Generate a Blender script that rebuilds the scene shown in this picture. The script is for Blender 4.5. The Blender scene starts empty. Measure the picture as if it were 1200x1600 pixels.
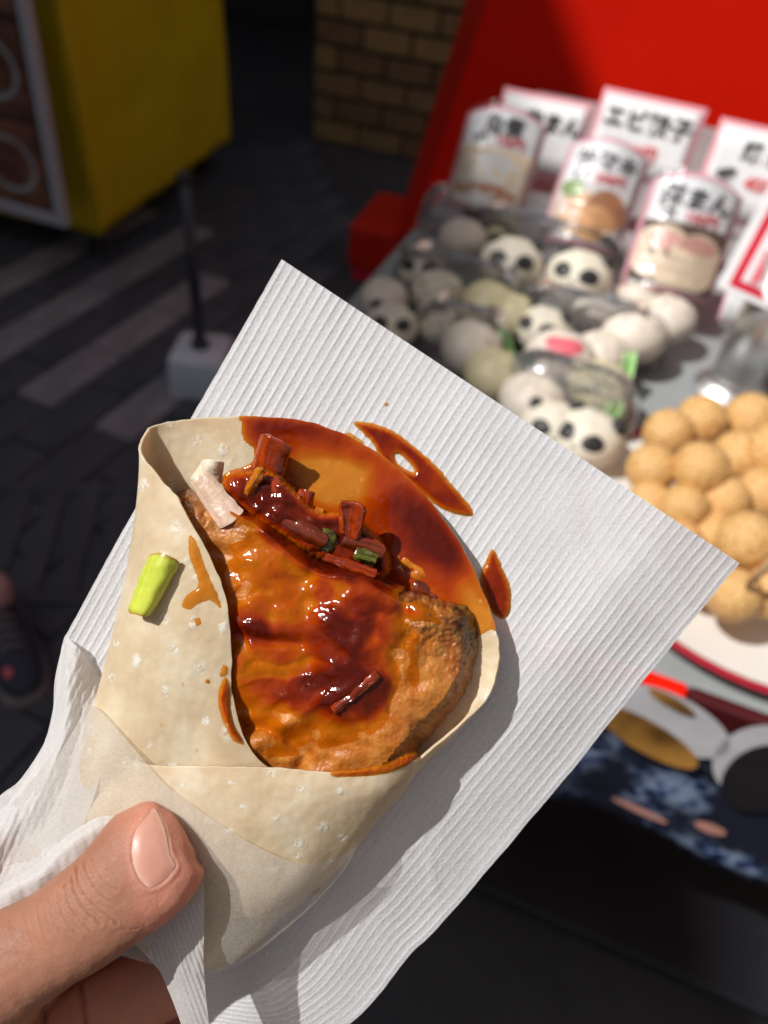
import bpy, bmesh, math, random
import numpy as np
from mathutils import Matrix, Vector
random.seed(7)
SC = bpy.context.scene
COL = SC.collection
# ------------------------------------------------------------------ camera, sky, sun, exposure
F = 1177.0                      # focal length of the photograph in its own pixels (1200 wide)
EYE = Vector((0, 0, 1.45))
_n = np.array([(450-600)/F, -(1977-800)/F, -1.0]); _n /= np.linalg.norm(_n)
_z = -_n; _f = np.array([0, 0, -1.0]); _y = _f - _f.dot(_z)*_z; _y /= np.linalg.norm(_y); _x = np.cross(_y, _z)
RC = np.array([_x, _y, _z])     # camera space -> world
cam_d = bpy.data.cameras.new('camera'); cam = bpy.data.objects.new('camera', cam_d); COL.objects.link(cam)
cam_d.sensor_fit = 'HORIZONTAL'; cam_d.sensor_width = 36.0; cam_d.lens = 36.0*F/1200.0
cam_d.clip_start = 0.01; cam_d.clip_end = 300
cam.matrix_world = Matrix.Translation(EYE) @ Matrix([list(r) for r in RC]).to_4x4()
cam_d.dof.use_dof = True; cam_d.dof.focus_distance = 0.1525; cam_d.dof.aperture_fstop = 15
SC.camera = cam
SUN_C = np.array([-.52, .50, .69]); SUN = RC @ (SUN_C/np.linalg.norm(SUN_C))
w = bpy.data.worlds.new('World'); SC.world = w; w.use_nodes = True
nt = w.node_tree; bgn = nt.nodes['Background']; sky = nt.nodes.new('ShaderNodeTexSky'); sky.sky_type = 'NISHITA'
sky.sun_disc = False; sky.sun_elevation = math.asin(SUN[2]); sky.sun_rotation = math.atan2(SUN[0], SUN[1])
nt.links.new(sky.outputs[0], bgn.inputs[0]); bgn.inputs[1].default_value = 0.062; sky.dust_density = 4.0; sky.ozone_density = .6
sd = bpy.data.lights.new('sun', 'SUN'); sd.energy = 4.1; sd.angle = math.radians(0.53); sd.color = (1, .98, .95)
so = bpy.data.objects.new('sun', sd); COL.objects.link(so)
so.rotation_euler = Vector(SUN).to_track_quat('Z', 'Y').to_euler(); so.location = (-6, -2, 12)
SC.view_settings.view_transform = 'Standard'; SC.view_settings.look = 'None'
SC.view_settings.exposure = 0.08; SC.view_settings.gamma = 1.0; SC.view_settings.use_curve_mapping = False
SC.render.engine = 'CYCLES'
SC.cycles.max_bounces = 10; SC.cycles.transparent_max_bounces = 24; SC.cycles.caustics_reflective = False
SC.cycles.caustics_refractive = False; SC.cycles.sample_clamp_indirect = 6

# ------------------------------------------------------------------ helpers
def ray(px, py):
    return RC @ np.array([(px-600)/F, -(py-800)/F, -1.0])
def at(px, py, z):              # where the line of sight meets the level z
    r = ray(px, py); t = (z-EYE.z)/r[2]
    return np.array([0, 0, EYE.z]) + r*t
def proj(p):
    c = RC.T @ (np.asarray(p) - np.array(EYE)); return 600+F*c[0]/-c[2], 800-F*c[1]/-c[2]
D0 = 0.165                      # the sheet of paper is held this far from the lens
def PW(a):                      # (photo x, photo y, millimetres in front of the paper plane) -> world
    a = np.asarray(a, float); d = D0 - a[..., 2]*1e-3
    c = np.stack([(a[..., 0]-600)/F*d, -(a[..., 1]-800)/F*d, -d], -1)
    return c @ RC.T + np.array(EYE)

def pnoise(x, y, seed=0):       # gradient noise, vectorised, about -1..1
    x = np.asarray(x, float); y = np.asarray(y, float)
    xi = np.floor(x).astype(int); yi = np.floor(y).astype(int); xf = x-xi; yf = y-yi
    def g(ix, iy):
        h = (ix*374761393 + iy*668265263 + seed*1274126177) & 0xffffffff
        h = ((h ^ (h >> 13))*1274126177) & 0xffffffff; h = h ^ (h >> 16)
        a = h/4294967296.0*2*np.pi
        return np.cos(a), np.sin(a)
    u = xf*xf*xf*(xf*(xf*6-15)+10); v = yf*yf*yf*(yf*(yf*6-15)+10)
    def d(ix, iy, fx, fy):
        gx, gy = g(ix, iy); return gx*fx+gy*fy
    a = d(xi, yi, xf, yf); b = d(xi+1, yi, xf-1, yf); c = d(xi, yi+1, xf, yf-1); e = d(xi+1, yi+1, xf-1, yf-1)
    return ((a*(1-u)+b*u)*(1-v)+(c*(1-u)+e*u)*v)*1.5
def fbm(x, y, seed=0, o=4):
    s = 0; a = 1.0; t = 0
    for k in range(o):
        s = s + a*pnoise(x*2**k, y*2**k, seed+k*17); t += a; a *= .5
    return s/t*1.4
def sstep(a, b, x):
    t = np.clip((x-a)/(b-a), 0, 1); return t*t*(3-2*t)
def crs(a, n, axis=0):          # Catmull-Rom resampling along an axis
    a = np.moveaxis(np.asarray(a, float), axis, 0); m = len(a)
    t = np.linspace(0, m-1, n); i = np.clip(t.astype(int), 0, m-2); u = (t-i).reshape((-1,)+(1,)*(a.ndim-1))
    p1 = a[i]; p2 = a[i+1]; p0 = np.where((i > 0).reshape(u.shape), a[np.maximum(i-1, 0)], 2*p1-p2)
    p3 = np.where((i < m-2).reshape(u.shape), a[np.minimum(i+2, m-1)], 2*p2-p1)
    r = .5*((2*p1)+(-p0+p2)*u+(2*p0-5*p1+4*p2-p3)*u*u+(-p0+3*p1-3*p2+p3)*u**3)
    return np.moveaxis(r, 0, axis)
def loft(rows, ns, nv):
    return crs(crs(np.array(rows, float), ns, 1), nv, 0)
def polydist(poly, X, Y):       # signed distance to a polygon, positive inside
    poly = np.asarray(poly, float); d = np.full(X.shape, 1e9); ins = np.zeros(X.shape, bool); n = len(poly)
    for i in range(n):
        ax, ay = poly[i]; bx, by = poly[(i+1) % n]
        ex, ey = bx-ax, by-ay; t = np.clip(((X-ax)*ex+(Y-ay)*ey)/(ex*ex+ey*ey+1e-9), 0, 1)
        d = np.minimum(d, np.hypot(X-ax-t*ex, Y-ay-t*ey))
        if abs(ey) > 1e-9:
            ins ^= ((ay > Y) != (by > Y)) & (X < ex*(Y-ay)/ey+ax)
    return np.where(ins, d, -d)
def linedist(pl, X, Y):
    d = np.full(X.shape, 1e9)
    for (ax, ay), (bx, by) in zip(pl[:-1], pl[1:]):
        ex, ey = bx-ax, by-ay; t = np.clip(((X-ax)*ex+(Y-ay)*ey)/(ex*ex+ey*ey+1e-9), 0, 1)
        d = np.minimum(d, np.hypot(X-ax-t*ex, Y-ay-t*ey))
    return d
def smoothpoly(pts, n=140):
    p = np.array(list(pts)+[pts[0], pts[1], pts[2]], float); m = len(pts)
    q = crs(p, (len(p)-1)*10+1); return q[10:10+m*10]

def tag(o, label=None, cat=None, group=None, kind=None):
    if label: o['label'] = label
    if cat: o['category'] = cat
    if group: o['group'] = group
    if kind: o['kind'] = kind
    return o
MW = {}
def empty(name, M, label=None, cat=None, group=None, kind=None):
    o = bpy.data.objects.new(name, None); COL.objects.link(o)
    if not isinstance(M, Matrix): M = Matrix.Translation(Vector(M))
    o.matrix_world = M; MW[o.name] = M.copy(); o.empty_display_size = .02
    return tag(o, label, cat, group, kind)
def link(name, me, parent=None, local=Matrix.Identity(4)):
    o = bpy.data.objects.new(name, me); COL.objects.link(o)
    if parent: o.parent = parent
    o.matrix_local = local if parent else local
    MW[o.name] = (MW[parent.name] @ local) if parent else local.copy()
    return o
def mk(name, v, f, mat, parent=None, smooth=True, world=True, attrs=None, origin=None):
    """one mesh object; v in world space (world=True) or in the parent's own space"""
    v = np.asarray(v, float)
    if parent is not None and world:
        Mi = np.array(MW[parent.name].inverted()); v = v @ Mi[:3, :3].T + Mi[:3, 3]
    off = None
    if parent is None and world:
        off = v.mean(0) if origin is None else np.asarray(origin, float); v = v-off
    me = bpy.data.meshes.new(name); me.from_pydata(v.tolist(), [], [list(q) for q in f]); me.update()
    if attrs:
        for k, a in attrs.items():
            at_ = me.attributes.new(k, 'FLOAT', 'POINT'); at_.data.foreach_set('value', np.asarray(a, np.float32).ravel())
    me.materials.append(mat) if mat else None
    if smooth: me.polygons.foreach_set('use_smooth', [True]*len(me.polygons))
    return link(name, me, parent, Matrix.Translation(Vector(off)) if off is not None else Matrix.Identity(4))
def gridfaces(n, m, closed=False):
    f = []
    for i in range(n-1):
        for j in range(m if closed else m-1):
            k = (j+1) % m
            f.append((i*m+j, i*m+k, (i+1)*m+k, (i+1)*m+j))
    return f
def mkgrid(name, pts, mat, parent=None, solid=None, closed=False, attrs=None, **kw):
    n, m = pts.shape[:2]
    o = mk(name, pts.reshape(-1, 3), gridfaces(n, m, closed), mat, parent, attrs=attrs, **kw)
    if solid:
        md = o.modifiers.new('solid', 'SOLIDIFY'); md.thickness = solid; md.offset = 0
    return o
def masked(name, X, Y, Hh, keep, mat, parent, attrs=None, w=PW, **kw):
    n, m = X.shape; idx = -np.ones(n*m, int); P = np.stack([X, Y, Hh], -1).reshape(-1, 3); kf = keep.ravel()
    F_ = []; used = np.zeros(n*m, bool)
    K = keep
    q = K[:-1, :-1] & K[1:, :-1] & K[:-1, 1:] & K[1:, 1:]
    ii, jj = np.nonzero(q); a = ii*m+jj
    quads = np.stack([a, a+m, a+m+1, a+1], 1); used[quads.ravel()] = True
    idx[used] = np.arange(used.sum())
    at2 = {k: v.ravel()[used] for k, v in (attrs or {}).items()}
    return mk(name, w(P[used]), idx[quads], mat, parent, attrs=at2, **kw)
class MB:                       # collects simple solids, becomes one mesh
    def __init__(s): s.v = []; s.f = []
    def add(s, v, f):
        o = len(s.v); s.v += [tuple(map(float, p)) for p in v]; s.f += [tuple(i+o for i in q) for q in f]; return s
    def box(s, a, b, bev=0, M=None):
        bm = bmesh.new(); bmesh.ops.create_cube(bm, size=1)
        for p in bm.verts:
            p.co = Vector([(a[k]+b[k])/2+p.co[k]*(b[k]-a[k]) for k in range(3)])
        if bev: bmesh.ops.bevel(bm, geom=list(bm.edges)+list(bm.verts), offset=bev, segments=2, affect='EDGES', profile=.6)
        if M is not None: bm.transform(M)
        bm.verts.index_update(); s.add([p.co[:] for p in bm.verts], [[q.index for q in fc.verts] for fc in bm.faces]); bm.free(); return s
    def lathe(s, prof, n=32, M=None, cap=True):
        v = [(r*math.cos(2*math.pi*k/n), r*math.sin(2*math.pi*k/n), z) for r, z in prof for k in range(n)]
        f = gridfaces(len(prof), n, True)
        f = [tuple(reversed(q)) for q in f] if False else f
        if cap: f += [tuple(range(n))[::-1], tuple(range((len(prof)-1)*n, len(prof)*n))]
        if M is not None: v = [tuple(M @ Vector(p)) for p in v]
        return s.add(v, f)
    def tube(s, pts, r, n=12):
        pts = np.asarray(pts, float); r = np.broadcast_to(r, (len(pts),)); v = []
        t = np.gradient(pts, axis=0); t /= np.linalg.norm(t, axis=1)[:, None]
        up = np.array([.3, .2, .93])
        for p, d, rr in zip(pts, t, r):
            a = np.cross(d, up); a /= np.linalg.norm(a); b = np.cross(d, a)
            v += [p+rr*(a*math.cos(2*math.pi*k/n)+b*math.sin(2*math.pi*k/n)) for k in range(n)]
        m = len(pts)
        return s.add(v, gridfaces(m, n, True)+[tuple(range(n))[::-1], tuple(range((m-1)*n, m*n))])
    def build(s, name, mat, parent=None, smooth=False, world=False, **kw):
        o = mk(name, s.v, s.f, mat, parent, smooth=smooth, world=world, **kw)
        return o
def autosmooth(o, ang=35):
    bm = bmesh.new(); bm.from_mesh(o.data); bmesh.ops.recalc_face_normals(bm, faces=bm.faces)
    for e in bm.edges:
        e.smooth = not (len(e.link_faces) == 2 and e.calc_face_angle(0) > math.radians(ang))
    for f in bm.faces: f.smooth = True
    bm.to_mesh(o.data); bm.free(); return o
def copy_tree(o, M=None, label=None):
    c = o.copy(); COL.objects.link(c)
    if M is not None: c.matrix_world = M; MW[c.name] = M.copy()
    if label: c['label'] = label
    for ch in list(o.children):
        d = ch.copy(); COL.objects.link(d); d.parent = c; d.matrix_local = ch.matrix_local.copy()
        for g in list(ch.children):
            e = g.copy(); COL.objects.link(e); e.parent = d; e.matrix_local = g.matrix_local.copy()
    return c

# ------------------------------------------------------------------ materials
class NM:
    def __init__(s, name):
        s.m = bpy.data.materials.new(name); s.m.use_nodes = True; s.t = s.m.node_tree; s.t.nodes.clear()
        s.out = s.n('OutputMaterial')
    def n(s, k, **p):
        q = s.t.nodes.new('ShaderNode'+k)
        for a, b in p.items():
            if a.startswith('_'): setattr(q, a[1:], b)
            else: s.set(q.inputs[a.replace('__', ' ')], b)
        return q
    def set(s, sock, b):
        if isinstance(b, bpy.types.NodeSocket): s.t.links.new(b, sock)
        elif isinstance(b, bpy.types.Node): s.t.links.new(b.outputs[0], sock)
        else:
            if hasattr(b, '__len__') and len(b) == 3 and len(sock.default_value) == 4: b = (*b, 1)
            sock.default_value = b
    def noise(s, scale, detail=4, rough=.55, dist=0, vec=None, obj=True):
        q = s.n('TexNoise', Scale=scale, Detail=detail, Roughness=rough, Distortion=dist)
        s.set(q.inputs['Vector'], vec if vec is not None else s.coord()); return q.outputs[0]
    def coord(s):
        if not hasattr(s, 'tc'): s.tc = s.n('TexCoord')
        return s.tc.outputs['Object']
    def ramp(s, fac, stops, interp='LINEAR'):
        q = s.n('ValToRGB'); s.set(q.inputs[0], fac); r = q.color_ramp; r.interpolation = interp
        while len(r.elements) < len(stops): r.elements.new(.5)
        for e, (p, c) in zip(r.elements, stops):
            e.position = p; e.color = (c, c, c, 1) if not hasattr(c, '__len__') else (*c[:3], 1)
        return q.outputs[0]
    def mix(s, fac, a, b, blend='MIX'):
        q = s.n('MixRGB', _blend_type=blend); s.set(q.inputs[0], fac); s.set(q.inputs[1], a); s.set(q.inputs[2], b); return q.outputs[0]
    def math(s, op, a, b=0.0, clamp=False):
        q = s.n('Math', _operation=op, _use_clamp=clamp); s.set(q.inputs[0], a); s.set(q.inputs[1], b); return q.outputs[0]
    def attr(s, name): return s.n('Attribute', _attribute_name=name).outputs['Fac']
    def bump(s, h, strength=.3, dist=.001, nrm=None):
        q = s.n('Bump', Strength=strength, Distance=dist); s.set(q.inputs['Height'], h)
        if nrm is not None: s.set(q.inputs['Normal'], nrm)
        return q.outputs[0]
    def bsdf(s, **p):
        q = s.n('BsdfPrincipled')
        for a, b in p.items(): s.set(q.inputs[a.replace('_', ' ')], b)
        return q
    def done(s, sh):
        s.t.links.new(sh.outputs[0] if isinstance(sh, bpy.types.Node) else sh, s.out.inputs[0]); return s.m
def simple(name, col, rough=.6, var=.12, scale=20, metal=0, bump=.15, bscale=None, bd=.001, coat=0, spec=.5):
    a = NM(name); nz = a.noise(scale, 5)
    c = a.mix(a.ramp(nz, [(.3, 0.), (.7, 1.)]), tuple(x*(1-var) for x in col), tuple(min(1, x*(1+var)) for x in col))
    rr = a.ramp(nz, [(.2, max(0, rough-.08)), (.8, min(1, rough+.08))])
    b = a.bsdf(Base_Color=c, Roughness=rr, Metallic=metal, Coat_Weight=coat, Specular_IOR_Level=spec)
    if bump: a.set(b.inputs['Normal'], a.bump(a.noise(bscale or scale*4, 4), bump, bd))
    return a.done(b)
M = {}
def paper_mat(name, transp, trans, tint=(.80, .80, .80), rib=0.0):
    a = NM(name)
    fib = a.noise(1500, 4, .7); big = a.noise(160, 5, .65)
    mott = a.ramp(big, [(.3, tuple(x*.93 for x in tint)), (.7, tint)])
    nrm = a.bump(fib, .55, .00035, a.bump(big, .35, .0006))
    d = a.bsdf(Base_Color=mott, Roughness=.62, Specular_IOR_Level=.25, Sheen_Weight=.15); a.set(d.inputs['Normal'], nrm)
    t = a.n('BsdfTranslucent', Color=mott, Normal=nrm); p = a.n('BsdfTransparent', Color=(.97, .96, .95))
    m1 = a.n('MixShader'); a.set(m1.inputs[0], trans); a.t.links.new(d.outputs[0], m1.inputs[1]); a.t.links.new(t.outputs[0], m1.inputs[2])
    m2 = a.n('MixShader'); tq = a.math('ADD', transp, a.math('ADD', a.math('MULTIPLY', a.math('SUBTRACT', big, .5), .2), a.math('MULTIPLY', a.math('SUBTRACT', fib, .5), .5)))
    if rib: tq = a.math('SUBTRACT', tq, a.math('MULTIPLY', a.attr('rib'), rib))
    a.set(m2.inputs[0], a.math('MAXIMUM', tq, 0.0, True))
    a.t.links.new(m1.outputs[0], m2.inputs[1]); a.t.links.new(p.outputs[0], m2.inputs[2])
    return a.done(m2)
M['paper'] = paper_mat('ribbed_paper', .05, .22, (.81, .815, .83), .05)
M['paper_thin'] = paper_mat('waxed_paper', .62, .3, (.84, .81, .76))
M['paper_fold'] = paper_mat('folded_paper', .16, .3, (.81, .79, .77))
def pancake_mat():
    a = NM('pancake_dough')
    big = a.noise(90, 6, .62); fine = a.noise(900, 4, .6)
    uv = a.n('CombineXYZ'); a.set(uv.inputs[0], a.attr('su')); a.set(uv.inputs[1], a.attr('sv'))
    wob = a.n('MixRGB', Fac=.10, Color1=uv.outputs[0], Color2=a.n('TexNoise', Scale=260., Detail=4.).outputs[1])
    vo = a.n('TexVoronoi', Scale=2.7, Randomness=1.0, _voronoi_dimensions='2D'); a.set(vo.inputs['Vector'], wob)
    vc = a.n('SeparateColor', Color=vo.outputs['Color'])
    sp = a.math('LESS_THAN', vo.outputs['Distance'], a.math('ADD', a.math('MULTIPLY', vc.outputs[1], .17), .09))
    sp = a.math('MULTIPLY', sp, a.ramp(vo.outputs['Distance'], [(.10, 1.), (.27, .25)]))
    sel = a.math('GREATER_THAN', vc.outputs[0], .36)
    spot = a.math('MULTIPLY', sp, sel)
    toast = a.math('MULTIPLY', a.math('GREATER_THAN', vc.outputs[2], .8), a.ramp(vo.outputs['Distance'], [(.03, 1.), (.07, 0.)]))
    brk = a.ramp(a.noise(800, 4), [(.38, .0), (.60, 1.)]); spot = a.math('MULTIPLY', spot, brk)
    c = a.ramp(big, [(.30, (.60, .455, .285)), (.5, (.72, .57, .38)), (.68, (.82, .70, .52))])
    c = a.mix(a.math('MULTIPLY', spot, .75), c, (.93, .88, .79))
    c = a.mix(a.math('MULTIPLY', toast, .55), c, (.55, .27, .07))
    tan = a.ramp(a.noise(210, 4), [(.62, 0.), (.78, 1.)]); c = a.mix(a.math('MULTIPLY', tan, .22), c, (.56, .33, .12))
    h = a.math('ADD', a.math('MULTIPLY', big, .5), a.math('ADD', a.math('MULTIPLY', fine, .16), a.math('MULTIPLY', spot, .4)))
    b = a.bsdf(Base_Color=c, Roughness=.5, Subsurface_Weight=.35, Subsurface_Radius=(1., .6, .3), Subsurface_Scale=.0018, Specular_IOR_Level=.35)
    a.set(b.inputs['Normal'], a.bump(h, .5, .0008))
    t = a.n('BsdfTranslucent', Color=(.8, .62, .36, 1)); m = a.n('MixShader', Fac=.14)
    a.t.links.new(b.outputs[0], m.inputs[1]); a.t.links.new(t.outputs[0], m.inputs[2])
    return a.done(m)
M['pancake'] = pancake_mat()
def meat_mat():
    a = NM('fried_cutlet_crust')
    n1 = a.noise(140, 6, .65); n2 = a.noise(700, 5, .7)
    c = a.ramp(n1, [(.25, (.16, .034, .004)), (.45, (.38, .105, .012)), (.6, (.54, .19, .028)), (.8, (.72, .36, .10))])
    c = a.mix(a.math('MULTIPLY', a.ramp(n2, [(.45, 0.), (.8, 1.)]), .22), c, (.75, .42, .14))
    gr = a.ramp(a.noise(1100, 4, .7), [(.46, 0.), (.62, 1.)]); c = a.mix(a.math('MULTIPLY', gr, a.math('ADD', .22, a.math('MULTIPLY', a.attr('browned'), .5))), c, (.17, .035, .006))
    c = a.mix(a.attr('browned'), c, (.15, .03, .008))
    c = a.mix(a.attr('char'), c, (.006, .004, .004))
    c = a.mix(a.attr('glaze'), c, (.50, .13, .005))
    bl = a.n('TexVoronoi', Scale=420., _feature='SMOOTH_F1'); a.set(bl.inputs['Vector'], a.coord()); blh = a.ramp(bl.outputs['Distance'], [(.1, 1.), (.6, 0.)])
    c = a.mix(a.math('MULTIPLY', blh, .25), c, (.78, .42, .10))
    n2 = a.math('ADD', a.math('MULTIPLY', n2, .6), a.math('MULTIPLY', blh, .4))
    b = a.bsdf(Base_Color=c, Roughness=a.ramp(n2, [(.3, .22), (.7, .42)]), Subsurface_Weight=.15, Subsurface_Radius=(1., .4, .15), Subsurface_Scale=.0015, Coat_Weight=.08, Coat_Roughness=.15, Specular_IOR_Level=.4)
    a.set(b.inputs['Normal'], a.bump(n2, .75, .0005, a.bump(n1, .35, .001)))
    return a.done(b)
M['meat'] = meat_mat()
def sauce_mat():
    a = NM('sweet_bean_sauce')
    th = a.math('ADD', a.attr('thick'), a.math('MULTIPLY', a.math('SUBTRACT', a.noise(120, 4, .6), .5), .10))
    c = a.ramp(th, [(.03, (.58, .19, .003)), (.18, (.50, .115, .001)), (.4, (.34, .040, .001)), (.7, (.19, .014, .001)), (1., (.09, .006, .001))])
    dots = a.n('TexVoronoi', Scale=210.); a.set(dots.inputs['Vector'], a.coord())
    sel = a.math('GREATER_THAN', a.n('SeparateColor', Color=dots.outputs['Color']).outputs[0], .86)
    dt = a.math('MULTIPLY', a.ramp(dots.outputs['Distance'], [(.07, 1.), (.1, 0.)]), sel)
    c = a.mix(a.math('MULTIPLY', dt, .8), c, (.75, .36, .08))
    b = a.bsdf(Base_Color=c, Roughness=.11, IOR=1.34, Subsurface_Weight=.25, Subsurface_Radius=(1., .25, .05), Subsurface_Scale=.0012, Coat_Weight=.08, Coat_Roughness=.04)
    h = a.math('ADD', a.noise(300, 3, .5), a.math('MULTIPLY', dt, .5))
    a.set(b.inputs['Normal'], a.bump(h, .34, .0006))
    tr = a.n('BsdfTransparent', Color=(1., .72, .36, 1)); m = a.n('MixShader'); a.set(m.inputs[0], a.ramp(th, [(.0, .28), (.14, .62), (.34, 1.)]))
    a.t.links.new(tr.outputs[0], m.inputs[1]); a.t.links.new(b.outputs[0], m.inputs[2])
    return a.done(m)
M['sauce'] = sauce_mat()
def veg_mat(name, c1, c2, rough=.2, sss=.4):
    a = NM(name); n1 = a.math('ADD', a.math('MULTIPLY', a.noise(220, 4), .6), a.math('MULTIPLY', a.attr('fib'), .4))
    c = a.ramp(n1, [(.25, c1), (.7, c2)])
    b = a.bsdf(Base_Color=c, Roughness=rough, Subsurface_Weight=sss, Subsurface_Radius=(1., .6, .2), Subsurface_Scale=.001, Coat_Weight=.6, Coat_Roughness=.08)
    a.set(b.inputs['Normal'], a.bump(a.noise(260, 3), .55, .0012)); return a.done(b)
M['veg_red'] = veg_mat('sauced_leek', (.15, .010, .001), (.40, .045, .001))
M['veg_dark'] = veg_mat('dark_sauced_leek', (.07, .008, .001), (.20, .026, .002))
M['veg_amber'] = veg_mat('amber_leek', (.36, .075, .001), (.58, .20, .003))
M['veg_green'] = veg_mat('green_leek', (.05, .03, .002), (.12, .15, .012))
M['veg_white'] = veg_mat('white_leek', (.72, .66, .5), (.82, .78, .66))
M['veg_pink'] = veg_mat('pale_meat', (.62, .40, .28), (.78, .6, .47), .35)
def lime_mat():
    a = NM('lime_scallion'); gx = a.attr('edge'); st = a.noise(900, 3)
    c = a.ramp(a.noise(120, 3), [(.3, (.42, .50, .018)), (.7, (.56, .62, .05))])
    c = a.mix(a.math('MULTIPLY', a.attr('fib'), .45), c, (.74, .78, .20)); c = a.mix(gx, c, (.36, .17, .012))
    b = a.bsdf(Base_Color=c, Roughness=.3, Subsurface_Weight=.15, Subsurface_Radius=(.7, 1., .1), Subsurface_Scale=.0015, Coat_Weight=.3)
    a.set(b.inputs['Normal'], a.bump(st, .2, .0004)); return a.done(b)
M['lime'] = lime_mat()
def skin_mat():
    a = NM('skin'); n1 = a.noise(90, 5); pink = a.attr('pink')
    c = a.ramp(n1, [(.3, (.34, .155, .096)), (.7, (.42, .20, .128))])
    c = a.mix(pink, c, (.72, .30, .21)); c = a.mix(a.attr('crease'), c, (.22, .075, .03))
    vo = a.n('TexVoronoi', Scale=1500., _feature='DISTANCE_TO_EDGE'); a.set(vo.inputs['Vector'], a.coord())
    wv = a.noise(2200, 3)
    b = a.bsdf(Base_Color=c, Roughness=.52, Subsurface_Weight=.55, Subsurface_Radius=(1., .38, .2), Subsurface_Scale=.008, Specular_IOR_Level=.32)
    a.set(b.inputs['Normal'], a.bump(a.math('ADD', a.ramp(vo.outputs[0], [(0., 0.), (.12, 1.)]), a.math('MULTIPLY', wv, .6)), .3, .00018, a.bump(a.noise(350, 4), .25, .0006)))
    return a.done(b)
M['skin'] = skin_mat()
a = NM('thumbnail'); c = a.mix(a.attr('rim'), a.ramp(a.noise(200, 3), [(.3, (.64, .29, .21)), (.7, (.70, .34, .255))]), (.82, .62, .5))
b = a.bsdf(Base_Color=c, Roughness=.42, Subsurface_Weight=.3, Subsurface_Radius=(1., .4, .3), Subsurface_Scale=.0015, Coat_Weight=.1, Coat_Roughness=.35)
a.set(b.inputs['Normal'], a.bump(a.noise(700, 2), .12, .0003)); M['nail'] = a.done(b)

def clear_mat(name, tint=(.97, .97, .97), rough=.06, refl=1.0, milk=.03):
    a = NM(name); fr = a.n('Fresnel', IOR=1.5); nrm = a.bump(a.noise(30, 4), .8, .006); a.set(fr.inputs['Normal'], nrm)
    t = a.n('BsdfTransparent', Color=tint); g = a.n('BsdfGlossy', Roughness=rough, Color=(1, 1, 1)); a.set(g.inputs['Normal'], nrm)
    m = a.n('MixShader'); a.set(m.inputs[0], a.math('MULTIPLY', a.math('ADD', fr.outputs[0], .03), refl, True))
    a.t.links.new(t.outputs[0], m.inputs[1]); a.t.links.new(g.outputs[0], m.inputs[2])
    df = a.n('BsdfDiffuse', Color=(.9, .9, .92)); m3 = a.n('MixShader', Fac=milk); a.t.links.new(m.outputs[0], m3.inputs[1]); a.t.links.new(df.outputs[0], m3.inputs[2]); return a.done(m3)
M['clear'] = clear_mat('clear_plastic', (.95, .95, .95), .06, 1.8, .08)
M['film'] = clear_mat('clear_film', (.96, .96, .97), .15, .30, .02)
M['yellow'] = simple('yellow_vinyl', (.62, .45, .002), .5, .06, 6, bump=.25, bscale=7, bd=.02)
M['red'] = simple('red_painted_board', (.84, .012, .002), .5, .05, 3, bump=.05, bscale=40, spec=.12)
M['redfoot'] = simple('red_plastic_foot', (.50, .016, .006), .5, .08, 6, spec=.2)
M['silver'] = simple('silver_aluminium', (.50, .50, .56), .4, .05, 20, metal=.2, bump=.03)
M['steel'] = simple('brushed_steel', (.74, .73, .72), .42, .06, 60, metal=1, bump=.06, bscale=300, bd=.0004)
M['black'] = simple('black_rubber', (.02, .02, .022), .6, .2, 30)
M['navy'] = simple('navy_pole_paint', (.03, .035, .055), .4, .1, 30)
M['whiteplastic'] = simple('white_plastic', (.62, .66, .74), .4, .05, 12)
M['card_white'] = simple('white_card', (.80, .80, .80), .5, .03, 40, bump=.04)
M['card_pink'] = simple('pink_card_border', (.75, .36, .40), .5, .05, 40, bump=.04)
M['ink'] = simple('black_ink', (.015, .014, .015), .5, .1, 40, bump=0)
M['inkred'] = simple('red_ink', (.75, .10, .11), .5, .08, 40, bump=0)
M['inkcrimson'] = simple('crimson_print', (.62, .01, .04), .45, .05, 40, bump=0)
M['bunwhite'] = simple('steamed_bun_dough', (.76, .69, .56), .55, .06, 60, bump=.1)
M['buncream'] = simple('cream_bun_dough', (.60, .53, .33), .55, .06, 60, bump=.1)
M['bunpale'] = simple('pale_bun_dough', (.74, .65, .55), .55, .06, 60, bump=.1)
M['bunblack'] = simple('black_sesame_dough', (.02, .018, .018), .5, .2, 60, bump=.1)
M['bunpink'] = simple('pink_dough', (.75, .14, .18), .5, .08, 60, bump=.1)
M['bunorange'] = simple('orange_dough', (.75, .3, .05), .5, .08, 60, bump=.1)
M['tray'] = simple('pale_food_tray', (.34, .25, .24), .4, .1, 30)
M['tabletop'] = simple('grey_table_top', (.30, .32, .32), .3, .08, 8, bump=.05)
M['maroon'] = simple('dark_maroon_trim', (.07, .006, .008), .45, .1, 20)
M['tabledark'] = simple('dark_table_frame', (.010, .010, .014), .5, .1, 8)
M['plate'] = simple('white_glazed_plate', (.80, .77, .72), .2, .03, 20, bump=.02, coat=.4)
M['platerim'] = simple('crimson_glaze', (.40, .012, .03), .2, .05, 20, bump=.02, coat=.4)
M['wood'] = simple('pale_bamboo', (.62, .42, .22), .5, .15, 60)
def sesame_mat():
    a = NM('sesame_crust'); v = a.n('TexVoronoi', Scale=260.); a.set(v.inputs['Vector'], a.coord())
    h = a.ramp(v.outputs['Distance'], [(.15, 1.), (.7, 0.)])
    c = a.mix(h, (.56, .29, .09), (.86, .57, .25)); c = a.mix(a.math('MULTIPLY', a.ramp(a.noise(45, 4), [(.35, 0.), (.7, 1.)]), .35), c, (.74, .42, .13))
    b = a.bsdf(Base_Color=c, Roughness=.5); a.set(b.inputs['Normal'], a.bump(h, .6, .0015)); return a.done(b)
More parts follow.
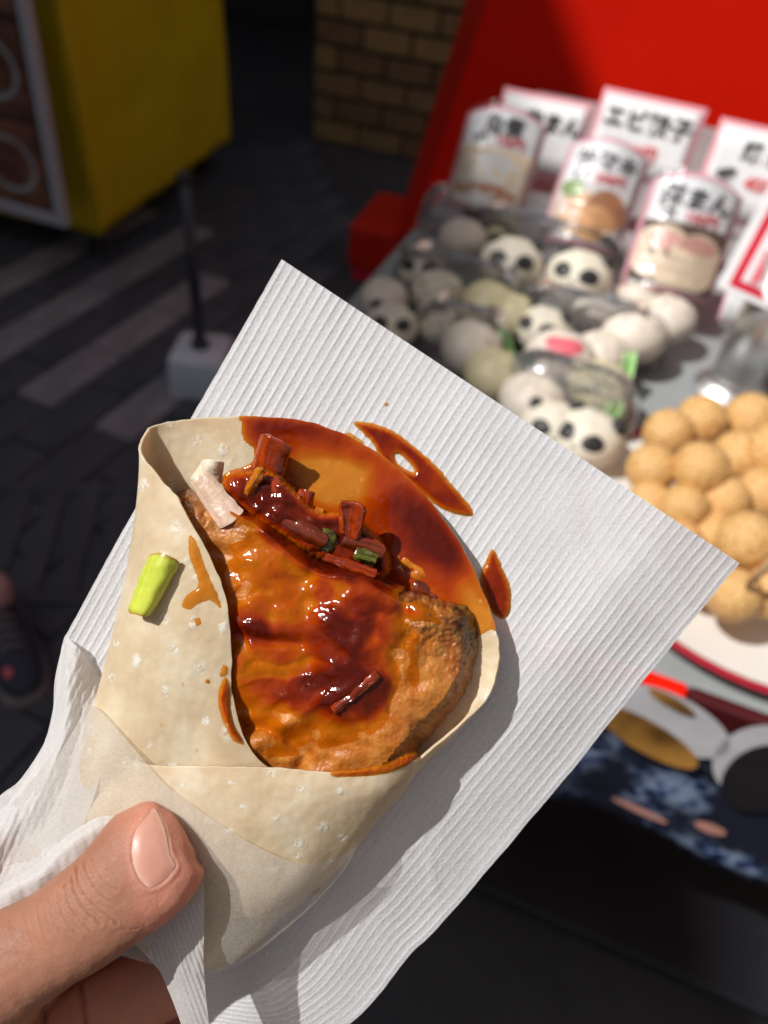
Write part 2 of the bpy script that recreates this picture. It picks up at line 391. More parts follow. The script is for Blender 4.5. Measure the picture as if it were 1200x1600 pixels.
M['sesame'] = sesame_mat()
a = NM('asphalt'); n1 = a.noise(240, 4, .7); n2 = a.noise(1.6, 5, .6); n3 = a.noise(14, 5, .6)
c = a.mix(a.ramp(n2, [(.3, 0.), (.7, 1.)]), (.020, .023, .032), (.036, .037, .047)); c = a.mix(a.math('MULTIPLY', n1, .3), c, (.10, .09, .09))
c = a.mix(a.math('MULTIPLY', a.ramp(n3, [(.62, 0.), (.75, 1.)]), .3), c, (.012, .012, .014))
b = a.bsdf(Base_Color=c, Roughness=a.ramp(n3, [(.3, .45), (.7, .85)])); a.set(b.inputs['Normal'], a.bump(n1, .5, .004)); M['asphalt'] = a.done(b)
M['paver_light'] = simple('light_paver', (.23, .215, .235), .75, .22, 9, bump=.4, bscale=120, bd=.003)
M['paver_dark'] = simple('dark_paver', (.060, .062, .078), .7, .25, 9, bump=.4, bscale=120, bd=.003)
M['mortar'] = simple('dark_mortar', (.05, .04, .032), .9, .2, 20, bump=.4)
M['brick1'] = simple('tan_brick', (.27, .165, .075), .75, .2, 18, bump=.5, bscale=60, bd=.004)
M['brick2'] = simple('brown_brick', (.20, .115, .053), .75, .2, 18, bump=.5, bscale=60, bd=.004)
M['brick3'] = simple('ochre_brick', (.33, .21, .083), .75, .2, 18, bump=.5, bscale=60, bd=.004)
M['facade'] = simple('grey_facade_render', (.34, .32, .30), .85, .1, 1.5, bump=.3, bscale=30, bd=.01)
M['shopdark'] = simple('dark_shop_front', (.03, .024, .022), .6, .2, 3)
M['glass'] = simple('window_glass', (.03, .04, .05), .06, .1, 2, bump=.02, coat=.3)
M['frame'] = simple('window_frame', (.25, .25, .25), .5, .05, 10)
M['shoe'] = simple('dark_shoe_fabric', (.022, .026, .045), .7, .2, 80, bump=.4, bscale=500)
M['sole'] = simple('pale_shoe_sole', (.24, .20, .21), .55, .1, 40)
M['sock'] = simple('pink_sock', (.45, .25, .26), .8, .1, 80)

# ------------------------------------------------------------------ the street
v = [(-40, -40, 0), (40, -40, 0), (40, 40, 0), (-40, 40, 0)]
ground = mk('ground', v, [(0, 1, 2, 3)], M['asphalt'], smooth=False, origin=(0, 0, 0)); tag(ground, kind='structure')
# pavers: rows of light and dark stones let into the ground in front of the yellow counter
ua = math.atan2(.93, .36); U = Vector((math.cos(ua), math.sin(ua), 0)); V = Vector((U.y, -U.x, 0))
def paver_mesh(name, L, W, mat):
    mb = MB().box((-L/2, -W/2, -.006), (L/2, W/2, .012), .004); o = mb.v
    me = bpy.data.meshes.new(name); me.from_pydata(mb.v, [], mb.f); me.materials.append(mat); return me
PL, PWd = .31, .145
mes = [[paver_mesh('paver', PL-.008, PWd-.008, M['paver_dark'])], [paver_mesh('paver', PL-.008, PWd-.008, M['paver_light'])]]
O0 = Vector(at(0, 545, 0)); rng = random.Random(3)
for r in range(-5, 11):
    for k in range(-6, 9):
        c = O0 + V*(r*PWd) + U*((k+.5*(r % 2))*PL)
        px, py = proj(c)
        if not (-160 < px < 520 and 240 < py < 1250): continue
        light = (r % 2 == 0) and (py < 600 or (130 < px < 260 and r == 4)) and r in (-2, 0, 2, 4) and c.y < 3.05 and px < 335
        if py > 800: light = False
        Mx = Matrix.Translation(c+Vector((0, 0, rng.uniform(-.002, .002)))) @ Matrix.Rotation(ua, 4, 'Z') @ Matrix.Rotation(rng.uniform(-.006, .006), 4, 'X')
        link('paver', mes[int(light)][0], ground, Mx)
# unseen building added on the left, roof edge set to shade the street
k_ = .15; nx = (SUN[2] - k_*SUN[1]*-1*-1) / -SUN[0] if False else (SUN[2]-k_*SUN[1])/(-SUN[0]); CUT = 1.08
E_ = Vector((k_, nx, 0)).normalized(); Wn = Vector((-E_.y, E_.x, 0))      # along the roof edge / away from the street
xr = -7.0; zr = CUT - nx*xr
Mb = Matrix.Translation(Vector((xr, 0, 0))) @ Matrix(((E_.x, Wn.x, 0, 0), (E_.y, Wn.y, 0, 0), (0, 0, 1, 0), (0, 0, 0, 1)))
tb = empty('shade_building', Mb, 'tall grey rendered building added out of view on the left to shade the street', 'building')
MB().box((-9, 0.02, 0), (16, 8, zr-.25)).build('wall', M['facade'], tb)
MB().box((-9.1, -.0, zr-.25), (16.1, 8.1, zr), .02).build('cornice', M['facade'], tb)
wf = bpy.data.meshes.new('window_frame'); q = MB().box((-.7, -.05, 0), (.7, .1, 1.5)); wf.from_pydata(q.v, [], q.f); wf.materials.append(M['frame'])
wg = bpy.data.meshes.new('pane'); q = MB()
q.box((-.64, -.058, .06), (-.03, -.045, 1.44)); q.box((.03, -.058, .06), (.64, -.045, 1.44)); wg.from_pydata(q.v, [], q.f); wg.materials.append(M['glass'])
for fl in range(3):
    for k in range(9):
        o = link('window', wf, tb, Matrix.Translation((-7.5+k*2.7, .02, 1.2+fl*3.4))); link('pane', wg, o)
# cream building added out of view behind the stall for warm bounce light
M['creamwall'] = simple('cream_facade_tile', (.34, .29, .24), .7, .1, 2, bump=.3, bscale=25, bd=.01)
rbg = empty('bounce_building', Matrix.Translation((3.0, 0, 0)) @ Matrix.Rotation(-math.pi/2-.1, 4, 'Z'), 'cream tiled building added out of view behind the stall to bounce sunlight', 'building')
MB().box((-9, .02, 0), (12, 6, 8.6)).build('wall', M['creamwall'], rbg)
MB().box((-9.1, -.02, 8.6), (12.1, 6.1, 8.85), .02).build('cornice', M['creamwall'], rbg)
for fl in range(2):
    for k in range(7):
        o = link('window', wf, rbg, Matrix.Translation((-7.5+k*2.9, .02, 3.6+fl*2.6))); link('pane', wg, o)
# dark shop front closing the lane behind
sf = empty('arcade_building', Matrix.Translation((-1.2, 6.3, 0)) @ Matrix.Rotation(-.1, 4, 'Z'), 'dark building with shuttered shop windows at the far end of the lane', 'building')
MB().box((-6, 0, 0), (7, 3, 6)).build('wall', M['shopdark'], sf)
MB().box((-1.2, -.04, .05), (.2, 0.01, 2.2), .01).build('door', M['shopdark'], sf)
MB().box((.5, -.05, .7), (2.6, .01, 2.2), .01).build('window', M['glass'], sf)
MB().box((-3.9, -.05, .7), (-1.6, .01, 2.2), .01).build('window', M['glass'], sf)
MB().box((-6, -1.5, 2.75), (7, 0, 2.87), .01).build('awning', M['shopdark'], sf)
# brick pillar
b0 = at(490, 218, 0); b1 = at(700, 262, 0); dv = Vector(b1-b0); Lb = .92; yaw = math.atan2(dv.y, dv.x)
bp = empty('brick_pillar', Matrix.Translation(Vector(b0)) @ Matrix.Rotation(yaw, 4, 'Z'), 'brown brick pillar standing between the yellow counter and the red board', 'pillar')
MB().box((.008, .012, 0), (Lb-.008, .6, 2.6)).build('mortar_core', M['mortar'], bp)
bh, bl = .112, .243; bmesh_ = {}
def brickmesh(L, D, mat):
    key = (round(L, 3), round(D, 3), mat.name)
    if key not in bmesh_:
        q = MB().box((0, 0, 0), (L-.014, D, bh-.02), .006); me = bpy.data.meshes.new('brick'); me.from_pydata(q.v, [], q.f); me.materials.append(mat); bmesh_[key] = me
    return bmesh_[key]
rb = random.Random(5)
for r in range(12):
    x = 0 if r % 2 == 0 else -bl/2
    while x < Lb-.02:
        xa = max(x, 0); xb = min(x+bl, Lb)
        if xb-xa > .04:
            link('brick', brickmesh(xb-xa, .06, rb.choice([M['brick1'], M['brick2'], M['brick3'], M['brick1']])), bp,
                 Matrix.Translation((xa, -.004+rb.uniform(-.003, .003), r*bh+.01)))
        x += bl
    for k in range(2):
        link('brick', brickmesh(.26, .06, rb.choice([M['brick1'], M['brick2']])), bp,
             Matrix.Translation((-.003, .32+.27*k, r*bh+.01)) @ Matrix.Rotation(-math.pi/2, 4, 'Z'))
# yellow counter
ZB = .13
c0 = Vector(at(157, 366, ZB)); c1 = Vector(at(357, 218, ZB)); c2 = Vector(at(86, 350, ZB))
ex = (c1-c0); Wy = ex.length; ex.normalize(); ey = Vector((-ex.y, ex.x, 0))
My = Matrix.Translation(Vector((c0.x, c0.y, 0))) @ Matrix(((ex.x, ey.x, 0, 0), (ex.y, ey.y, 0, 0), (0, 0, 1, 0), (0, 0, 0, 1)))
yc = empty('yellow_counter', My, 'tall yellow counter with vinyl covered sides beside the menu board', 'counter')
Dy = .75
MB().box((.012, .012, ZB+.01), (Wy-.012, Dy, 1.25), .006).build('cabinet', M['yellow'], yc)
def drape(n, m, fn): return np.array([[fn(i/(n-1), j/(m-1)) for j in range(m)] for i in range(n)])
def front(u, t):
    x = u*Wy; z = ZB+t*1.12; d = .006*math.sin(x*9+1.5*t)*(1-t)+.008*pnoise(np.array([x*4]), np.array([z*3]), 3)[0]
    return (x, -.004+d, z+.006*pnoise(np.array([x*7]), np.array([0.3]), 8)[0]*(1-t))
mkgrid('front_sheet', drape(40, 30, front), M['yellow'], yc, .003, world=False)
def side(u, t):
    y = u*Dy; z = ZB-.005+t*1.12; return (-.004+.006*math.sin(y*14)*(1-t)+.006*pnoise(np.array([y*5+9]), np.array([z*3]), 4)[0], y, z)
mkgrid('side_sheet', drape(30, 30, side), M['yellow'], yc, .003, world=False)
MB().box((-.03, -.03, 1.255), (Wy+.03, Dy+.02, 1.29), .008).build('counter_top', M['yellow'], yc)
for sx, sy in ((.08, .08), (Wy-.08, .08), (.08, Dy-.08), (Wy-.08, Dy-.08)):
    MB().lathe([(.03, 0), (.034, .01), (.034, .05), (.02, .06), (.02, ZB+.012)], 16, Matrix.Translation((sx, sy, 0))).build('foot', M['black'], yc)
# menu board with silver frame, standing against the counter's side
m0 = Vector(at(98, 360, .30)); m1 = Vector(at(-60, 316, .30)); mx = (m0-m1).normalized(); my = Vector((-mx.y, mx.x, 0))
Mm = Matrix.Translation(Vector((m0.x, m0.y, 0))) @ Matrix(((mx.x, my.x, 0, 0), (mx.y, my.y, 0, 0), (0, 0, 1, 0), (0, 0, 0, 1))) @ Matrix.Rotation(-.05, 4, 'X')
mbd = empty('menu_board', Mm, 'silver framed menu board with food photographs hung beside the yellow counter', 'menu board')
WB = .62; HB = 1.42
fr = MB(); fr.box((-WB, 0, .30), (-WB+.035, .03, HB), .004); fr.box((-.035, 0, .30), (0, .03, HB), .004); fr.box((-WB+.035, .001, .30), (-.035, .029, .335), .004); fr.box((-WB+.035, .001, HB-.035), (-.035, .029, HB), .004)
fr.build('frame', M['silver'], mbd)
MB().box((-WB+.03, .012, .33), (-.03, .022, HB-.03)).build('backing', M['shopdark'], mbd)
M['photo1'] = simple('printed_noodles', (.16, .07, .045), .4, .5, 22, bump=0); M['photo2'] = simple('printed_greens', (.10, .12, .06), .4, .5, 22, bump=0); M['photo3'] = simple('printed_broth', (.20, .085, .055), .4, .5, 16, bump=0)
M['photopale'] = simple('printed_bowl', (.34, .35, .37), .4, .2, 22, bump=0)
for r in range(4):
    for k in range(2):
        xa = -WB+.045+k*.27; za = .34+r*.265
        p = MB().box((xa, .008, za), (xa+.255, .0118, za+.25)).build('menu_photo', [M['photo1'], M['photo3'], M['photo1'], M['photo3']][(r+k) % 4], mbd)
        def disc(rx, rz, cx, cz, y, n=28): return [(cx+rx*math.cos(2*math.pi*i/n), y, cz+rz*math.sin(2*math.pi*i/n)) for i in range(n)], [tuple(range(n))]
        MB().add(*disc(.10, .085, xa+.127, za+.12, .0072)).build('printed_bowl', M['photopale'], p)
        MB().add(*disc(.085, .07, xa+.127, za+.122, .0064)).build('printed_food', [M['photo2'], M['photo1'], M['photo3'], M['photo1']][(r*2+k) % 4], p)
# banner pole and its weighted base
pb = Vector(at(316, 572, .08)); pb.z = 0
bs = empty('banner_stand', pb, 'dark banner pole rising from a rounded white weighted base on the paving', 'banner stand')
q = MB().box((-.085, -.09, .0), (.085, .09, .15), .03); q.build('weight_base', M['whiteplastic'], bs); autosmooth(bs.children[0], 50)
MB().lathe([(.026, .145), (.026, .17), (.016, .175)], 20).build('collar', M['navy'], bs, smooth=True)
MB().lathe([(.016, .15), (.016, .64)], 18).build('lower_pole', M['navy'], bs, smooth=True)
MB().lathe([(.016, .64), (.02, .645), (.02, .66), (.014, .665)], 18).build('clamp', M['black'], bs, smooth=True)
# steel drain grate let into the paving
dg = Vector(at(120, 850, .0)); Mg = Matrix.Translation(dg) @ Matrix.Rotation(ua+.55, 4, 'Z')
gr = empty('drain_grate', Mg, 'dark slotted drain cover let into the paving', 'drain cover')
q = MB(); q.box((-.2, -.25, .012), (.2, -.22, .022), .002); q.box((-.2, .22, .012), (.2, .25, .022), .002); q.box((-.2, -.22, .012), (-.17, .22, .022), .002); q.box((.17, -.22, .012), (.2, .22, .022), .002); q.build('frame', M['paver_dark'], gr)
for k in range(5): MB().box((-.168, -.205+k*.085, .0125), (.168, -.205+k*.085+.05, .0205), .002).build('bar', M['paver_dark'], gr)
# shoe at the left
s0 = Vector(at(38, 1078, .05)); s1 = Vector(at(-10, 925, .09)); sd_ = s1-s0; sya = math.atan2(sd_.y, sd_.x)
sh = empty('shoe', Matrix.Translation((s0.x, s0.y, 0)) @ Matrix.Rotation(sya, 4, 'Z'), 'dark shoe with pale sole rim and a red mark standing on the paving', 'shoe')
def shoe_ring(x, hw, z0, z1, n=24):
    return [(x, hw*math.cos(t)*(1 if True else 1), z0+(z1-z0)*(.5+.5*math.sin(t))) for t in np.linspace(0, 2*math.pi, n, endpoint=False)]
st = [(-.005, .012, .028, .05), (.005, .032, .026, .062), (.03, .043, .025, .072), (.07, .049, .025, .082), (.12, .046, .025, .10), (.16, .042, .025, .112), (.21, .038, .025, .115), (.255, .036, .025, .118), (.275, .025, .027, .112), (.28, .01, .03, .10)]
rings = np.array([shoe_ring(*t) for t in st]); mkgrid('upper', rings, M['shoe'], sh, world=False, closed=True)
prof = [(-.014, .0), (-.012, .02), (0, .040), (.03, .051), (.07, .055), (.12, .05), (.18, .044), (.24, .042), (.275, .034), (.29, .012), (.292, 0)]
loop = [(x, y) for x, y in prof] + [(x, -y) for x, y in prof[-2:0:-1]]; n = len(loop)
vv = [(x, y, z) for z in (0.0, .03) for x, y in loop]; MB().add(vv, [tuple(range(n))[::-1], tuple(range(n, 2*n))]+[(i, (i+1) % n, n+(i+1) % n, n+i) for i in range(n)]).build('sole', M['sole'], sh)
MB().add(*(lambda n=16: ([(.038+.012*math.cos(2*math.pi*i/n), .018+.009*math.sin(2*math.pi*i/n), .0765) for i in range(n)]+[(.038+.012*math.cos(2*math.pi*i/n), .018+.009*math.sin(2*math.pi*i/n), .066) for i in range(n)], [tuple(range(n))]+[(i, n+i, n+(i+1) % n, (i+1) % n) for i in range(n)]))()).build('toe_mark', M['bunpink'], sh)
MB().lathe([(.036, .095), (.038, .11), (.037, .15), (.03, .155)], 20, Matrix.Translation((.215, 0, 0))).build('sock', M['sock'], sh, smooth=True)
for k in range(4): MB().tube([(.085+k*.022, -.026, .083+k*.007), (.087+k*.022, 0, .0985+k*.007), (.085+k*.022, .026, .083+k*.007)], .003, 8).build('lace', M['sole'], sh, smooth=True)

# ------------------------------------------------------------------ the stall
TZ = .975
e0 = at(1000, 1043, TZ); e1 = at(1190, 1112, TZ); yawT = math.atan2(e1[1]-e0[1], e1[0]-e0[0])
MT = Matrix.Translation(Vector(e0)) @ Matrix.Rotation(yawT, 4, 'Z')
MTi = np.array(MT.inverted())
def tl(px, py, dz=0): p = at(px, py, TZ+dz); return Vector(MTi[:3, :3] @ p + MTi[:3, 3])
table = empty('stall_table', Matrix.Translation((e0[0], e0[1], 0)) @ Matrix.Rotation(yawT, 4, 'Z'), 'food stall table with grey top and red front trim, spread with packed buns', 'table')
XL, XR, YD = min(-.13, tl(588, 472).x-.03, tl(660, 400).x-.04), .95, 1.42
def off(x0, x1): return x0, x1
MB().box((XL, .0, TZ-.03), (XR, YD, TZ), .004).build('table_top', M['tabletop'], table)
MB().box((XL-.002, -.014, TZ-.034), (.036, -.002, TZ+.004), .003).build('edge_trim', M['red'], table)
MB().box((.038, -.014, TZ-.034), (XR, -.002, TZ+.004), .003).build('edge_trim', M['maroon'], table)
for sx in (XL+.04, XR-.04):
    for sy in (.06, YD-.06): MB().lathe([(.02, 0), (.02, TZ-.03)], 14, Matrix.Translation((sx, sy, 0))).build('leg', M['tabledark'], table, smooth=True)
MB().box((XL+.06, .05, .30), (XR-.06, YD-.05, .33), .004).build('lower_shelf', M['tabledark'], table)
# printed valance hanging at the table's front
a = NM('blue_wave_print'); vo = a.n('TexVoronoi', Scale=85.); a.set(vo.inputs['Vector'], a.coord())
c = a.ramp(vo.outputs['Distance'], [(.2, (.006, .01, .03)), (.45, (.02, .05, .16)), (.62, (.22, .28, .40))]); c = a.mix(a.ramp(a.noise(12, 4), [(.40, 0.), (.52, 1.)]), c, (.010, .012, .025))
M['wave'] = a.done(a.bsdf(Base_Color=c, Roughness=.5))
vx0, vx1, vz0, vz1 = XL-.0, XR, TZ-.20, TZ-.034
def val(u, t): 
    x = vx0+u*(vx1-vx0); return (x, -.012+.004*math.sin(x*30)*(1-t)-.006*(1-t), vz0+t*(vz1-vz0))
valo = empty('printed_valance', MW[table.name], 'dark blue cloth banner printed with soup bowls hanging from the table front', 'banner')
mkgrid('cloth', drape(60, 12, val), M['wave'], valo, .0015, world=False)
M['ppink'] = simple('printed_bun_shade', (.62, .30, .24), .45, .2, 30, bump=0); M['bowlprint'] = simple('printed_bowl_white', (.62, .60, .62), .5, .08, 30, bump=0); M['soupprint'] = simple('printed_soup', (.42, .20, .04), .5, .7, 14, bump=0); M['blackprint'] = simple('printed_black', (.012, .01, .012), .5, .2, 20, bump=0)
def ell(cx, cz, rx, rz, y, rot=0, a0=0, a1=360, n=36):
    P_ = []
    for i in range(n):
        t = math.radians(a0+(a1-a0)*i/(n-1)) if a1-a0 < 360 else 2*math.pi*i/n
        x = rx*math.cos(t); z = rz*math.sin(t); cr, sr = math.cos(rot), math.sin(rot); P_.append((cx+x*cr-z*sr, y, cz+x*sr+z*cr))
    return P_, [tuple(range(n))[::-1]]
def onval(px, py):    # point on the valance plane under a line of sight
    r = RC @ np.array([(px-600)/F, -(py-800)/F, -1.0]); rl = MTi[:3, :3] @ r; el = MTi[:3, :3] @ np.array(EYE)+MTi[:3, 3]
    t = (-.02-el[1])/rl[1]; p = el+rl*t; return p[0], p[2]+TZ
yv = -.0215
for (px, py, rx, rz, m, dy, rot) in ((1045, 1125, .050, .032, 'bowlprint', 0, -.35), (1012, 1148, .046, .020, 'soupprint', -.0012, -.35), (1050, 1092, .020, .006, 'soupprint', -.0018, -.3), (1185, 1190, .03, .05, 'bowlprint', 0, .1), (1190, 1215, .026, .05, 'blackprint', -.0012, .1),  (1110, 1290, .013, .008, 'ppink', -.0012, 0), (1000, 1262, .026, .005, 'ppink', -.0012, -.1)):
    x, z = onval(px, py); MB().add(*ell(x, z, rx, rz, yv+dy, rot)).build('printed_bowl' if 'bowl' in m else 'printed_food', M[m], valo)
# plate with sesame balls
pc = at(1180, 866, TZ); plate = empty('serving_plate', pc, 'round white plate with crimson rim under the sesame balls', 'plate')
autosmooth(MB().lathe([(.08, .0), (.10, .002), (.148, .012), (.164, .017), (.165, .019), (.148, .0155), (.11, .007), (.0, .006)], 56).build('dish', M['plate'], plate), 60)
MB().lathe([(.1655, .0165), (.1685, .019), (.1675, .021), (.1645, .0205), (.160, .0185), (.158, .0172), (.1655, .0165)], 56, cap=False).build('rim_band', M['platerim'], plate, smooth=True)
def ballmesh(name, r, seed, mat, n=28):
    bm = bmesh.new(); bmesh.ops.create_uvsphere(bm, u_segments=n, v_segments=n//2+2, radius=r)
    for p in bm.verts:
        d = p.co.normalized(); k = .035*pnoise(np.array([d.x*1.6+seed*3.1]), np.array([d.y*1.6+d.z*1.3]), seed)[0]+.012*pnoise(np.array([d.x*9+seed]), np.array([d.y*9+d.z*7]), seed)[0]
        p.co *= 1+k
    me = bpy.data.meshes.new(name); bm.to_mesh(me); bm.free(); me.polygons.foreach_set('use_smooth', [True]*len(me.polygons)); me.materials.append(mat); return me
bms = [ballmesh('sesame_ball', .026, s, M['sesame']) for s in range(4)]
balls = [(1044, 678, 1, 37), (1095, 657, 1, 37), (1172, 656, 1, 39), (1018, 733, 1, 38), (1095, 733, 2, 44), (1153, 714, 1, 38), (1207, 706, 2, 42), (1014, 790, 0, 37), (1069, 793, 1, 33), (1131, 782, 1, 38), (1192, 772, 1, 41), (1110, 838, 0, 40), (1168, 845, 2, 47), (1060, 850, 0, 37), (1147, 930, 1, 43), (1207, 925, 1, 42), (1232, 850, 1, 42), (1100, 905, 0, 38)]
names = ['topmost at the back left of the pile', 'at the far edge of the pile near the steel pole', 'at the far edge of the pile right of the steel pole', 'at the left end of the pile above the paper edge', 'largest in the middle of the pile, whole face seen', 'behind the largest one, half hidden by it', 'cut by the frame at the pile back', 'low at the left, half behind the paper edge', 'small, wedged below the left end ball', 'below the largest one, middle row', 'middle row, cut by the frame', 'front row, half behind the paper edge', 'big one of the front row right of the paper', 'hidden low behind the paper', 'front of the plate beside the paper corner tip', 'front of the plate touching the bamboo stick', 'outer right of the pile', 'low at the plate front behind the paper']
for i, ((px, py, lv, rp), nm) in enumerate(zip(balls, names)):
    z = TZ+.034+lv*.017; p = at(px, py, z); dpt = np.linalg.norm(p-np.array(EYE))*.96; rr = (.55*rp+.45*39.5)*dpt/F
    o = link('sesame_ball', bms[i % 4], None, Matrix.Translation(Vector(p)) @ Matrix.Rotation(i*1.7, 4, 'Z') @ Matrix.Rotation(i*.9, 4, 'X') @ Matrix.Scale(rr/.026, 4))
    tag(o, 'golden sesame ball, '+nm, 'sesame ball', 'sesame balls piled on the plate')
sk0 = at(1168, 915, TZ+.075); sk1 = at(1250, 835, TZ+.14)
tag(MB().tube([sk0, sk0*.5+sk1*.5, sk1], [.0022, .0034, .0040], 10).build('bamboo_skewer', M['wood'], None, smooth=True, world=True), 'pale bamboo skewer stuck in the front sesame balls', 'skewer')

# ---- lettering
def text_mesh(s, size, mat_name, bold=0.0, spacing=1.0):
    cu = bpy.data.curves.new('lettering', 'FONT'); cu.body = s; cu.size = size; cu.align_x = 'CENTER'; cu.align_y = 'CENTER'; cu.extrude = .0002; cu.offset = bold; cu.space_character = spacing; cu.resolution_u = 3
    o = bpy.data.objects.new('lettering', cu); COL.objects.link(o); bpy.context.view_layer.update()
    me = bpy.data.meshes.new_from_object(o.evaluated_get(bpy.context.evaluated_depsgraph_get())); bpy.data.objects.remove(o); bpy.data.curves.remove(cu)
    me.materials.clear(); me.materials.append(M[mat_name]); return me
def card(name, label, BL, BR, TL, z, lean, bulge, texts, photo=None, top_round=.0, film=False, group='price cards'):
    a_ = at(*BL, z); b_ = at(*BR, z); wv = Vector(b_-a_); Wc = wv.length; wv.normalize(); bk = Vector((-wv.y, wv.x, 0))
    if bk.y < 0: bk = -bk
    up = Vector((0, 0, math.cos(lean)))+bk*math.sin(lean); best = None
    for h in np.linspace(.03, .35, 161):
        p = proj(Vector(a_)+up*h); d = math.hypot(p[0]-TL[0], p[1]-TL[1])
        if best is None or d < best[0]: best = (d, h)
    Hc = best[1]; nz = wv.cross(up)
    Mx = Matrix(((wv.x, up.x, nz.x, 0), (wv.y, up.y, nz.y, 0), (wv.z, up.z, nz.z, 0), (0, 0, 0, 1))); Mx = Matrix.Translation(Vector((a_+b_)/2)) @ Mx
    root = empty(name, Mx, label, 'price card', group)
    def zf(x): return bulge*(1-(2*x/Wc)**2)
    def rip(y): return .0007*math.sin(y*170)+.0005*math.sin(y*410+1)
    def arch(u): return 1-top_round*(2*u-1)**2
    def sheet(x0, x1, y0, y1, dz, ar=True, n=17, m=5):
        P_ = []
        for j in range(m):
            for i in range(n):
                u = i/(n-1); x = x0+(x1-x0)*u; yy = y0+(y1-y0)*j/(m-1)*(arch((x+Wc/2)/Wc) if ar else 1); P_.append((x, yy, zf(x)+dz+(rip(yy) if m > 20 else 0)))
        return np.array(P_).reshape(m, n, 3)
    mkgrid('panel', sheet(-Wc/2, Wc/2, 0, Hc, 0), M['card_pink'], root, .0012, world=False)
    bd = Wc*.05
    mkgrid('face', sheet(-Wc/2+bd, Wc/2-bd, bd, Hc-bd, .0016), M['card_white'], root, .0008, world=False)
    def lay(o_me, cx, cy, rot=0, dz=.0044, nm='lettering'):
        co = np.array([vv.co[:] for vv in o_me.vertices]); cr, sr = math.cos(rot), math.sin(rot)
        x = co[:, 0]*cr-co[:, 1]*sr+cx; y = co[:, 0]*sr+co[:, 1]*cr+cy
        for vv, X_, Y_, Z_ in zip(o_me.vertices, x, y, co[:, 2]): vv.co = (X_, Y_, Z_+zf(X_)+dz)
        return link(nm, o_me, root)
    for (s, cx, cy, size, ink, bold) in texts:
        lay(text_mesh(s, size*Wc, ink, bold*Wc), cx*Wc, cy*Hc)
    if photo:
        y0, y1, bgm, blobs = photo
        ph = mkgrid('photo', sheet(-Wc/2+bd, Wc/2-bd, Hc*y0, Hc*y1, .0026, False), M[bgm], root, .0006, world=False)
        for kx, (cx, cy, rx, ry, mt) in enumerate(blobs):
            n = 26; pts = []; 
            for rr in (0, .5, 1):
                for i in range(n):
                    t = 2*math.pi*i/n; x = np.clip(cx*Wc+rx*Wc*rr*math.cos(t), -Wc/2+bd, Wc/2-bd); y = np.clip(cy*Hc+ry*Hc*rr*math.sin(t), Hc*y0, Hc*y1); pts.append((x, y, zf(x)+.0032+kx*.0003))
            mkgrid('printed_food', np.array(pts).reshape(3, n, 3), M[mt], ph, world=False, closed=True)
    if film:
        mkgrid('film', sheet(-Wc/2-.003, Wc/2+.003, -.002, Hc+.004, .009, True, 25, 60), M['film'], root, world=False)
    MB().box((-Wc*.3, Hc*.02, -.05), (Wc*.3, Hc*.06, -.002), .001).build('easel_foot', M['clear'], root)
    return root
M['pbun'] = simple('printed_bun', (.74, .58, .40), .45, .12, 30, bump=0); M['pbrown'] = simple('printed_filling', (.42, .16, .06), .45, .3, 40, bump=0); M['pgreen'] = simple('printed_leaf', (.16, .26, .05), .45, .3, 40, bump=0)
M['pdark'] = simple('printed_tray', (.10, .05, .03), .45, .2, 30, bump=0); M['pwhite'] = simple('printed_pale_bun', (.72, .70, .66), .45, .06, 30, bump=0); M['porange'] = simple('printed_pork', (.62, .30, .11), .45, .25, 40, bump=0)
LN = math.radians(38)
card('price_card', 'curved price card lettered with pork bun name over a photo of two buns', (968, 445), (1106, 478), (1012, 262), TZ+.045, LN, .016,
     [('豚まん', 0.02, .78, .26, 'ink', .0035), ('1個', -.25, .63, .12, 'ink', .004), ('100円', .13, .63, .15, 'inkred', .003)],
     (.05, .58, 'pdark', [(-.2, .32, .32, .23, 'pbun'), (-.18, .42, .18, .08, 'ppink'), (.2, .28, .3, .24, 'pbun'), (.18, .42, .22, .07, 'ppink'), (.05, .14, .25, .12, 'pbun')]), .09, True)
card('price_card', 'curved price card lettered in katakana over a photo of brown sticky rice with leaf', (842, 372), (962, 404), (893, 208), TZ+.045, LN, .016,
     [('チマキ', 0.02, .77, .26, 'ink', .0035), ('1個', -.25, .625, .12, 'ink', .004), ('200円', .13, .625, .15, 'inkred', .003)],
     (.05, .57, 'pwhite', [(-.1, .28, .32, .2, 'porange'), (.18, .34, .26, .2, 'pbrown'), (.1, .22, .28, .16, 'porange'), (-.28, .49, .15, .08, 'pgreen')]), .09, True)
card('price_card', 'curved price card in shade over a photo of a white folded bun with brown filling', (692, 322), (812, 350), (748, 166), TZ+.045, LN, .016,
     [('角煮', 0.0, .80, .26, 'ink', .0035), ('1個', -.26, .67, .12, 'ink', .004), ('150円', .12, .67, .15, 'inkred', .003)],
     (.04, .60, 'pbun', [(-.02, .36, .40, .20, 'pwhite'), (-.02, .19, .40, .075, 'pbrown'), (0, .10, .38, .06, 'pwhite')]), .09, True)
card('price_card', 'plain grey white price card half hidden at the back left', (760, 255), (893, 285), (786, 134), TZ+.03, math.radians(20), .0,
     [('肉まん', .12, .66, .22, 'ink', .003)], None, 0)
card('price_card', 'flat price card naming shrimp dumplings in large black letters at the back', (905, 262), (1060, 300), (956, 138), TZ+.085, math.radians(25), .0,
     [('エビ餃子', 0.0, .68, .215, 'ink', .0035), ('300円', .0, .33, .15, 'inkred', .003)], None, 0)
